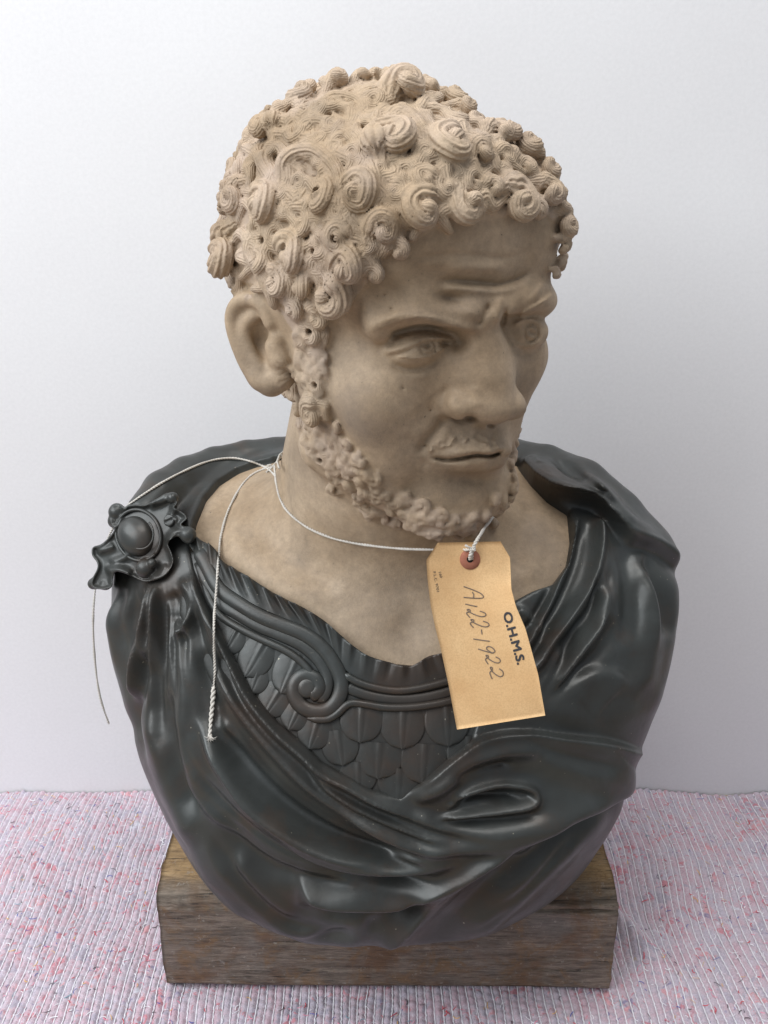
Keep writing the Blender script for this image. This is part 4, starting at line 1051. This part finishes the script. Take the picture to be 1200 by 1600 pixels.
disc_on_card('hole_shade_disc', hx, hy, .2, 5.2, M_hole_shade, .75)  # card is not cut; dark disc paints the shade inside the string hole
def text_on_card(name, txt, x0, y0, x1, y1, height, mt, lift=.75, bold=0.0, squeeze=1.0):
    cu = bpy.data.curves.new(name, 'FONT'); cu.body = txt; cu.size = 1; cu.resolution_u = 3
    ob = bpy.data.objects.new('tmp', cu); C.objects.link(ob); bpy.context.view_layer.update()
    me = bpy.data.meshes.new_from_object(ob); bpy.data.objects.remove(ob)
    co_ = np.array([v.co[:] for v in me.vertices]); W0 = co_[:, 0].max(); lx, ly = x1 - x0, y1 - y0; L = math.hypot(lx, ly); ax, ay = lx / L, ly / L
    g = co_[:, 0] / W0 * L; h_ = co_[:, 1] / .73 * height; X = x0 + ax * g + ay * h_; Y = y0 + ay * g - ax * h_
    u, v = px2uv(X, Y); fcs = [list(p.vertices) for p in me.polygons]
    if bold:                                           # heavier strokes: the same outline printed again a hair aside
        n_ = len(X); sets = [(X + dx_, Y + dy_) for dx_, dy_ in ((0, 0), (bold, 0), (0, bold), (bold, bold), (bold / 2, bold / 2))]
        V5 = [cardP(*px2uv(a_, b_), lift + .02 * i_) for i_, (a_, b_) in enumerate(sets)]
        return add(name, np.vstack(V5), [[q_ + n_ * i_ for q_ in f_] for i_ in range(5) for f_ in fcs], mt, tag_, smooth=False)
    return add(name, cardP(u, v, lift), fcs, mt, tag_, smooth=False)
text_on_card('stamped_lettering', 'O.H.M.S.', 785, 957, 808, 1038, 13.5, M_ink, bold=1.1)
text_on_card('small_print', 'F.L.C. 9701', 676.5, 893, 682.5, 925, 4.2, M_ink)
text_on_card('small_print', '160', 685, 893, 687.5, 903, 4.2, M_ink)
G = {'A': [[(0,.0),(.12,.45),(.28,.85),(.45,1.0),(.62,.98),(.75,.6),(.85,0)],[(.3,.45),(.5,.52),(.78,.50)]], '1': [[(.3,1.0),(.42,.5),(.5,0)]],
     '2': [[(.0,.70),(.12,.95),(.4,1.0),(.6,.8),(.55,.5),(.35,.2),(.1,.05),(.05,.18),(.25,.2),(.5,.02),(.8,.12),(.95,.2)]], '-': [[(0,.0),(.6,.15),(1,.25)]],
     '9': [[(.7,.85),(.5,1.0),(.2,.85),(.15,.6),(.4,.5),(.62,.7),(.72,.9),(.68,.5),(.6,0)]]}
def glyph(ch, y0, y1, xb, xt):
    out = []
    for st in G[ch]:
        P_ = catmull(st, 5); X = 650 + .2126 * (xb + (xt - xb) * P_[:, 1]); Y = 820 + .2126 * (y0 + (y1 - y0) * P_[:, 0] + (P_[:, 1] - .5) * 26)
        u, v = px2uv(X, Y); q3 = cardP(u, v, .85); out.append(tube(q3, .38, 4, up=[0, -1, .3], flat=.5))
    return out
add('handwriting', *merge(sum([glyph(*g) for g in (('A',466,560,350,492),('1',578,612,362,450),('2',628,692,368,512),('2',702,768,395,535),('-',782,812,480,500),('1',830,872,420,542),('9',880,955,455,580),('2',965,1035,508,618),('2',1052,1145,540,640))], [])), M_pencil, tag_, smooth=False)

# ------------------------------------------------------------------ string
def yarn(P, r=.62, pitch=5.5):
    P = np.asarray(P, float); s = np.concatenate([[0], np.cumsum(np.linalg.norm(np.diff(P, axis=0), axis=1))]); n = max(8, int(s[-1] / .9))
    t = np.linspace(0, s[-1], n); P = np.stack([np.interp(t, s, P[:, i]) for i in range(3)], 1)
    for _ in range(4): P[1:-1] = (P[:-2] + 2 * P[1:-1] + P[2:]) / 4
    T = norm(np.gradient(P, axis=0)); a = norm(np.cross(T, [.3, .9, .2])); b = np.cross(T, a); out = []
    R_ = r * (1 + .12 * np.sin(t / 7.0) + .08 * np.sin(t / 2.9))
    for k_ in (0, np.pi):
        w = 2 * np.pi * t / pitch + k_; out.append(tube(P + (a * np.cos(w)[:, None] + b * np.sin(w)[:, None]) * R_[:, None] * .8, R_, 6))
    return out
def all_f(p): return np.minimum(cloak_f(p), chest_f(p))
skin_only = all_f
def onto(pts, lift=1.2, fn=skin_only, it=70):
    pp = catmull(pts, 6); P = trace(pp[:, 0], pp[:, 1], fn, it=it); v = norm(CAM - P); return P + v * lift
strs = []
n1_ = onto([(429,728),(432,756),(438,780),(452,802),(480,824),(516,840),(548,848)], 1.4)
pA = cardP(*px2uv(np.array(733.), np.array(862.)), 3.0); tail_ = catmull([(560,850),(600,855),(640,858),(690,859),(733,859)], 6)
yy_ = np.linspace(n1_[-1][1], pA[1], len(tail_) + 1)[1:]
strs += yarn(np.vstack([n1_, unp(tail_[:, 0], tail_[:, 1], yy_)]))
hp = cardP(*px2uv(np.array(hx), np.array(hy)), 0.4)
kp = unp(738, 858, hp[1] - 3)
lz = np.linspace(515, 532, 22); la = np.radians(np.linspace(-28, 196, 22)); k_l = unp(428, 737, 800)      # round the back of the neck
loop_ = np.stack([-6 + (lz - 430) * .125 + 97 * np.cos(la), 852 - (lz - 430) * .4375 + 103 * np.sin(la), lz], 1)
strs += yarn(np.vstack([hp, unp(735, 868, hp[1] - 4), kp]), .85); strs += yarn(np.vstack([hp + [1.2, 0, 0], unp(737, 867, hp[1] - 2.5), kp]), .8)
strs += yarn(np.vstack([kp, unp(744, 846, hp[1] - 1), unp(751, 835, hp[1] + 6), unp(758, 823, hp[1] + 22), unp(772, 806, 755), loop_[0]]), .75); strs += yarn(loop_, .66)
t_ = np.linspace(0, 2 * np.pi, 14)
strs += yarn(np.stack([kp[0] + 2.0 * np.cos(t_), kp[1] + 2.0 * np.sin(t_), kp[2] + .8 * np.sin(t_ * 2)], 1), .7)
strs += yarn(np.vstack([kp, kp + [-3, -2, 2.5], kp + [-5.5, -1, 3.5]]), .5)
sh_ = onto([(431,744),(418,732),(400,724),(380,718),(355,716),(325,721),(290,735),(255,753),(225,772),(204,786)], 1.6)
air = np.vstack([unp(a, b, y) for a, b, y in [(196,794,820),(176,826,840),(162,858,838),(152,900,825),(146,950,800),(146,1000,800),(150,1050,801),(157,1092,801),(170,1131,802)]])
strs += yarn(np.vstack([sh_, catmull(air, 6)]))
hb = onto([(424,730),(404,736),(384,750),(366,778),(354,804),(346,834),(343,850)], 1.5)
hc = onto([(341,880),(338,920),(335,960),(334,1000),(336,1050),(334,1068),(332,1100),(329,1130),(328,1152)], 3.0, all_f); hc += norm(CAM - hc) * (11 * sstep((hc[:, 2] - 400) / 25))[:, None]
hm = np.vstack([hb, hc]); 
for _ in range(6): hm[4:-1] = (hm[3:-2] + 2 * hm[4:-1] + hm[5:]) / 4
lastn = int(len(hm) * .22); strs += yarn(hm[:-lastn + 1], .66); strs += yarn(hm[-lastn:], 1.05, 9)
e0 = hm[-1]
for dx, dz in ((-4, 2), (-1.5, -4), (1, -4.5), (3, -2.5), (6, 1.5), (-2.5, -2), (5, -.5)):
    strs.append(tube(np.array([e0 + [0, -.5, 2], e0 + [dx * .5, -1, -1 + dz * .4], e0 + [dx, -1.5, dz]]), [.45, .3, .12], 5))
strs += yarn(onto([(440,712),(432,722),(424,732),(416,738)], 1.6), .6)
t_ = np.linspace(0, 2 * np.pi, 16); kc = onto([(421,730),(423,732)], 2.2)[0]
strs += yarn(np.stack([kc[0] + 2.6 * np.cos(t_), kc[1] + .8 * np.sin(t_ * 2), kc[2] + 2.2 * np.sin(t_)], 1), .65)
VV, Fq = merge(strs)
tag(add('string', VV, Fq, M_string), 'white twisted cotton string looped round the neck with two loose ends on the left', 'string'); log('string')

# ------------------------------------------------------------------ wooden block
m_w, nt, b = mat('old_wood'); tc = world_co(nt)
mp = nd(nt, 'ShaderNodeMapping'); mp.inputs['Scale'].default_value = (1.0, 7.0, 9.0); nt.links.new(tc, mp.inputs['Vector']); gco = mp.outputs['Vector']
g1 = noise(nt, gco, 17, 8, .75, .6)
side = ramp(nt, g1, [(.30, (.07, .055, .044)), (.45, (.15, .118, .09)), (.58, (.235, .19, .15)), (.75, (.38, .31, .24))])
patch = ramp(nt, noise(nt, tc, 16, 5, .65, .5), [(.48, (0, 0, 0)), (.62, (.75, .75, .75))])
side = mixc(nt, patch, side, (.15, .075, .032))
patch2 = ramp(nt, noise(nt, tc, 10, 5, .6), [(.52, (0, 0, 0)), (.66, (.7, .7, .7))])
side = mixc(nt, patch2, side, (.175, .165, .152))
topc = ramp(nt, g1, [(.3, (.20, .12, .055)), (.5, (.38, .245, .115)), (.75, (.50, .34, .17))])
sep = nd(nt, 'ShaderNodeSeparateXYZ'); nt.links.new(tc, sep.inputs[0])
zr = ramp(nt, sep.outputs['Z'], [(.1165, (0, 0, 0)), (.1205, (1, 1, 1))])
c = mixc(nt, zr, side, topc)
fl = nd(nt, 'ShaderNodeMapping'); fl.inputs['Scale'].default_value = (1.0, 14.0, 20.0); nt.links.new(tc, fl.inputs['Vector'])
c = mixc(nt, ramp(nt, noise(nt, fl.outputs['Vector'], 22, 6, .75, .3), [(.36, (.9, .9, .9)), (.43, (0, 0, 0))]), c, (.022, .016, .012))
c = mixc(nt, ramp(nt, noise(nt, tc, 33, 7, .75, .8), [(.50, (0, 0, 0)), (.62, (.75, .75, .75))]), c, (.20, .115, .05))
c = mixc(nt, ramp(nt, noise(nt, tc, 150, 4, .8), [(.60, (0, 0, 0)), (.68, (.6, .6, .6))]), c, (.36, .33, .29))
c = mixc(nt, ramp(nt, noise(nt, fl.outputs['Vector'], 38, 4, .7, .2), [(.66, (0, 0, 0)), (.72, (.7, .7, .7))]), c, (.30, .26, .21))
c = mixc(nt, 1.0, c, ramp(nt, noise(nt, gco, 70, 5, .75), [(.25, (.45, .45, .45)), (.55, (1.1, 1.1, 1.1))]), 'MULTIPLY')
nt.links.new(c, b.inputs['Base Color'])
nt.links.new(ramp(nt, noise(nt, tc, 40, 4, .6), [(.35, (.38, .38, .38)), (.65, (.8, .8, .8))]), b.inputs['Roughness'])
nt.links.new(bump(nt, noise(nt, gco, 60, 6, .75), .8, .0022, bump(nt, noise(nt, tc, 300, 4, .6), .3, .0006)), b.inputs['Normal'])
prof = [(748, 0), (741, 8), (739, 60), (739, 104), (741, 109), (745, 113), (764, 120), (769, 122), (930, 122), (934, 118), (934, 0)]
pp = []
for (y0, z0), (y1, z1) in zip(prof, prof[1:]):
    n = max(1, int(math.hypot(y1 - y0, z1 - z0) / (1.8 if y0 < 790 else 10))); pp += [(y0 + (y1 - y0) * i / n, z0 + (z1 - z0) * i / n) for i in range(n)]
pp.append(prof[-1]); pp = np.array(pp); xs = np.linspace(-214, 220.5, 210); nprof = len(pp)
ns = norm(np.stack([-np.gradient(pp[:, 1]), np.gradient(pp[:, 0])], 1)) 
rs = np.random.RandomState(11)
def n1d(n, k, seed): r = np.random.RandomState(seed); return np.interp(np.linspace(0, 1, n), np.linspace(0, 1, k), r.uniform(-1, 1, k))
disp = np.zeros((len(xs), nprof))
for k_, a in ((6, 1.0), (18, .5), (60, .35)):
    for sd in range(4): disp += a * .5 * np.outer(n1d(len(xs), k_, sd * 7 + k_), n1d(nprof, max(4, k_), sd * 13 + k_))
def crack(x0, x1, z, depth, w, wob=1.5, seed=0):
    zz = z + wob * n1d(len(xs), 14, seed); e_ = sstep((xs - x0) / 25) * sstep((x1 - xs) / 25)
    zc = pp[:, 1][None]; m = (pp[:, 0] < 770)[None]
    disp[:] = disp - depth * e_[:, None] * np.exp(-((zc - zz[:, None]) / w) ** 2) * m
crack(110, 240, 112.5, 5, 1.3, .6, 1); crack(60, 240, 105, 6, 1.4, 1.2, 2); crack(-120, -40, 62, 3, 1.2, 1.5, 3); crack(-60, 90, 78, 2.0, 1.0, 2, 4); crack(40, 180, 44, 2.0, 1.0, 2, 5)
crack(-214, -120, 104, 1.8, 1.2, 1, 6); crack(-150, -60, 88, 1.6, 1.0, 1, 7); crack(120, 215, 30, 2.2, 1.1, 1, 8); crack(-100, 60, 30, 1.5, 1, 2, 9)
edge_n = 1.0 * n1d(len(xs), 50, 40) + .8 * n1d(len(xs), 110, 41)
disp += edge_n[:, None] * np.exp(-((pp[:, 1] - 108) / 5) ** 2)[None] * (pp[:, 0] < 760)[None]
VV = np.zeros((len(xs), nprof, 3)); VV[:, :, 0] = xs[:, None]; VV[:, :, 1] = pp[:, 0] + ns[:, 0] * -disp * -1; VV[:, :, 2] = pp[:, 1] + ns[:, 1] * disp
VV[:, :, 1] -= (xs[:, None] / 220) * 3; VV[:, 0, 2] = 0; VV[:, -1, 2] = 0
for e_, sg in ((0, -1), (-1, 1)): VV[e_, :, 0] += sg * (1.2 * n1d(nprof, 30, 60 + e_) + .8)
VV[0, :, 0] -= (pp[:, 1] / 122) * 1.5
a = np.arange(len(xs) - 1)[:, None] * nprof + np.arange(nprof - 1)[None]; a = a.ravel()
Fq = [list(x) for x in np.stack([a, a + 1, a + nprof + 1, a + nprof], 1)] + [list(range(nprof)), list(range((len(xs) - 1) * nprof, len(xs) * nprof))[::-1]]
tag(add('wooden_block', VV.reshape(-1, 3), Fq, m_w, None), 'rough dark brown timber block with cracked front edge under the bust', 'block'); log('block')

# ------------------------------------------------------------------ blanket
def vnoise(x, y, s, seed):
    r = np.random.RandomState(seed); G_ = r.uniform(-1, 1, (64, 64)); x = (x / s) % 63; y = (y / s) % 63; i, j = x.astype(int), y.astype(int); f, g = sstep(x - i), sstep(y - j)
    return (G_[i, j] * (1 - f) + G_[i + 1, j] * f) * (1 - g) + (G_[i, j + 1] * (1 - f) + G_[i + 1, j + 1] * f) * g
PIT = 8.3
def rug_u(x, y): return x + 2.2 * vnoise(x + 900, y + 50, 90, 3) + 1.0 * vnoise(x + 900, y, 22, 4) + 10 * np.exp(-((x - 330) / 90) ** 2 - ((y - 830) / 70) ** 2)
def rug_z(x, y):
    z = 5.0 * vnoise(x + 900, y, 120, 5) + 2.4 * vnoise(x + 900, y, 48, 6)
    out = sstep((np.maximum(np.abs(x - 3) - 222, 735 - y)) / 30)
    z = z * out
    z += 20 * np.exp(-(((x - 262) + .5 * (y - 800)) / 17) ** 2 - ((y - 810) / 55) ** 2) + 7 * np.exp(-(((x - 320) - .4 * (y - 880)) / 26) ** 2 - ((y - 900) / 60) ** 2)
    return z
def rug_full(x, y):
    ph_ = rug_u(x, y) / PIT * np.pi
    rib = np.abs(np.sin(ph_)) ** .6
    return rug_z(x, y) + 3.2 * rib + (.8 * np.sin(y * .72 + 2.1 * np.floor(rug_u(x, y) / PIT) % 6.28) + 1.0 * vnoise(x + 900, y, 5.2, 7)) * rib + .45 * vnoise(x + 900, y, 1.9, 8) - 2.4
gx = np.arange(-800, 801, 1.45); gy = np.arange(470, 1058, 2.3); X, Y = np.meshgrid(gx, gy, indexing='ij'); Z = rug_full(X, Y)
n0, n1 = X.shape; a = (np.arange(n0 - 1)[:, None] * n1 + np.arange(n1 - 1)[None]).ravel()
m_r, nt, b = mat('recycled_felt'); co = world_co(nt)
c = ramp(nt, noise(nt, co, 34, 8, .75), [(.30, (.40, .24, .30)), (.42, (.60, .40, .47)), (.52, (.58, .49, .56)), (.62, (.50, .46, .56)), (.74, (.70, .64, .68))])
for seed, sc_, th, col in ((1, 60, .58, (.40, .37, .46)), (2, 80, .60, (.60, .14, .18)), (3, 100, .64, (.16, .14, .30)), (4, 70, .61, (.72, .28, .30)), (5, 130, .69, (.62, .45, .20)), (6, 110, .69, (.12, .16, .22)), (7, 60, .66, (.72, .74, .82))):
    mp = nd(nt, 'ShaderNodeMapping'); mp.inputs['Location'].default_value = (seed * 3.7, seed * 1.3, 0); nt.links.new(co, mp.inputs['Vector'])
    c = mixc(nt, ramp(nt, noise(nt, mp.outputs['Vector'], sc_ * .62, 5, .65, 1.2), [(th - .01, (0, 0, 0)), (th + .04, (.9, .9, .9))]), c, col)
c = mixc(nt, .30, c, (.56, .50, .55))
c = mixc(nt, 1.0, c, ramp(nt, noise(nt, co, 700, 3, .7), [(.25, (.68, .68, .68)), (.7, (1.12, 1.12, 1.12))]), 'MULTIPLY')
nt.links.new(c, b.inputs['Base Color']); b.inputs['Roughness'].default_value = .95; b.inputs['Specular IOR Level'].default_value = .1
b.inputs['Sheen Weight'].default_value = .15
nt.links.new(bump(nt, noise(nt, co, 900, 4, .7), .7, .0012), b.inputs['Normal'])
rug = tag(add('blanket', np.stack([X, Y, Z - .6], -1).reshape(-1, 3), np.stack([a, a + n1, a + n1 + 1, a + 1], 1), m_r), 'pink and mauve speckled felt blanket with white stitched rows under everything', 'blanket')
# rows of white chain stitch
M_thread = plain('white_thread', (.80, .79, .83), .85)
L = []
ys = np.arange(472, 1056, 3.0)
for k_ in range(int(-800 / PIT) + 2, int(800 / PIT) - 1):
    x = np.full_like(ys, k_ * PIT)
    for _ in range(3): x = k_ * PIT - (rug_u(x, ys) - x)
    x = x + .35 * np.sin(ys * 1.05 + k_) ; z = rug_z(x, ys) - 1.6 + .35 * np.sin(ys * 2.1 + k_ * 2) + .5
    L.append((np.stack([x, ys, z], 1), .78))
Vt, Qt, o = [], [], 0; sides = 4
for P_, r in L:
    n = len(P_); an = np.arange(sides) / sides * 2 * np.pi
    v_ = P_[:, None] + r * (np.cos(an)[None, :, None] * np.array([1, 0, 0]) + np.sin(an)[None, :, None] * np.array([0, 0, 1])); Vt.append(v_.reshape(-1, 3))
    i = np.arange(n - 1)[:, None] * sides; j = np.arange(sides)[None]; j2 = (j + 1) % sides
    Qt.append(np.stack([i + j, i + j2, i + sides + j2, i + sides + j], -1).reshape(-1, 4) + o); o += n * sides
tag(add('stitching', np.vstack(Vt), np.vstack(Qt), M_thread, rug), kind='stuff')
# loose lint and thread ends caught in the felt
FC = [(.85, .84, .88)] * 8 + [(.55, .06, .08)] * 3 + [(.10, .12, .38)] * 2 + [(.07, .06, .07)] * 2 + [(.70, .42, .15)] * 2 + [(.75, .25, .35)] * 3 + [(.20, .35, .42)]
mf, nt, b = mat('lint_fibre'); at = nd(nt, 'ShaderNodeAttribute', attribute_name='tint'); nt.links.new(at.outputs['Color'], b.inputs['Base Color']); b.inputs['Roughness'].default_value = .9
NF = 3600; fx = rs.uniform(-600, 600, NF); fy = rs.uniform(480, 1050, NF); an = rs.uniform(0, 6.28, NF); kk = rs.uniform(-2.4, 2.4, NF); ll = rs.uniform(3, 11, NF); K_ = 5
t = np.linspace(0, 1, K_); A_ = an[:, None] + kk[:, None] * t[None]; px_ = fx[:, None] + np.cumsum(np.cos(A_), 1) * ll[:, None] / K_; py_ = fy[:, None] + np.cumsum(np.sin(A_), 1) * ll[:, None] / K_
pz_ = rug_z(px_, py_) + 1.1 - .6 + rs.uniform(-.5, .5, (NF, 1)); rad = rs.uniform(.2, .5, NF)
P_ = np.stack([px_, py_, pz_], -1); T_ = norm(np.gradient(P_, axis=1)); S_ = norm(np.cross(T_, [0, 0, 1.]))
v_ = np.stack([P_ + S_ * rad[:, None, None], P_ + np.array([0, 0, 1.]) * rad[:, None, None] * 1.2, P_ - S_ * rad[:, None, None]], 2)
idx = np.arange(NF * K_ * 3).reshape(NF, K_, 3); f_ = np.concatenate([np.stack([idx[:, :-1, s0], idx[:, 1:, s0], idx[:, 1:, s0 + 1], idx[:, :-1, s0 + 1]], -1).reshape(-1, 4) for s0 in (0, 1)])
keep = ~((fx > -222) & (fx < 228) & (fy > 728)); kf = np.repeat(keep, (K_ - 1)); kf = np.concatenate([kf, kf]); f_ = f_[kf]
lint = add('lint', v_.reshape(-1, 3), f_, mf, rug); tag(lint, kind='stuff')
col = np.array(FC)[rs.randint(len(FC), size=NF)]; ca = lint.data.color_attributes.new('tint', 'FLOAT_COLOR', 'POINT')
ca.data.foreach_set('color', np.concatenate([np.repeat(col, K_ * 3, 0), np.ones((NF * K_ * 3, 1))], 1).astype(np.float32).ravel()); log('rug')

# ------------------------------------------------------------------ wall board and floor
mw, nt, b = mat('white_board'); co = world_co(nt)
c = ramp(nt, noise(nt, co, 3, 3, .5), [(.3, (.76, .76, .77)), (.7, (.80, .805, .815))])
c = mixc(nt, 1.0, c, ramp(nt, noise(nt, co, 260, 3, .6), [(.3, (.965, .965, .965)), (.7, (1.015, 1.015, 1.015))]), 'MULTIPLY')
c = mixc(nt, ramp(nt, noise(nt, co, 42, 8, .8, 2.0), [(.70, (0, 0, 0)), (.74, (.10, .10, .10))]), c, (.45, .42, .40))
nt.links.new(c, b.inputs['Base Color']); b.inputs['Roughness'].default_value = .6; b.inputs['Specular IOR Level'].default_value = .25
nt.links.new(bump(nt, noise(nt, co, 180, 3, .6), .12, .0008), b.inputs['Normal'])
bx = lambda x0, x1, y0, y1, z0, z1: (np.array([(x, y, z) for x in (x0, x1) for y in (y0, y1) for z in (z0, z1)], float), np.array([(0, 1, 3, 2), (4, 6, 7, 5), (0, 4, 5, 1), (2, 3, 7, 6), (0, 2, 6, 4), (1, 5, 7, 3)]))
V_, Q_ = bx(-1600, 1600, 1058, 1090, -8, 2300)
tag(add('wall', V_, Q_, mw, smooth=False), kind='structure')
V_, Q_ = bx(-1600, 1600, -600, 1058, -30, -8.0)
tag(add('floor', V_, Q_, plain('floorboards', (.38, .30, .22), .6), smooth=False), kind='structure')
log('done')
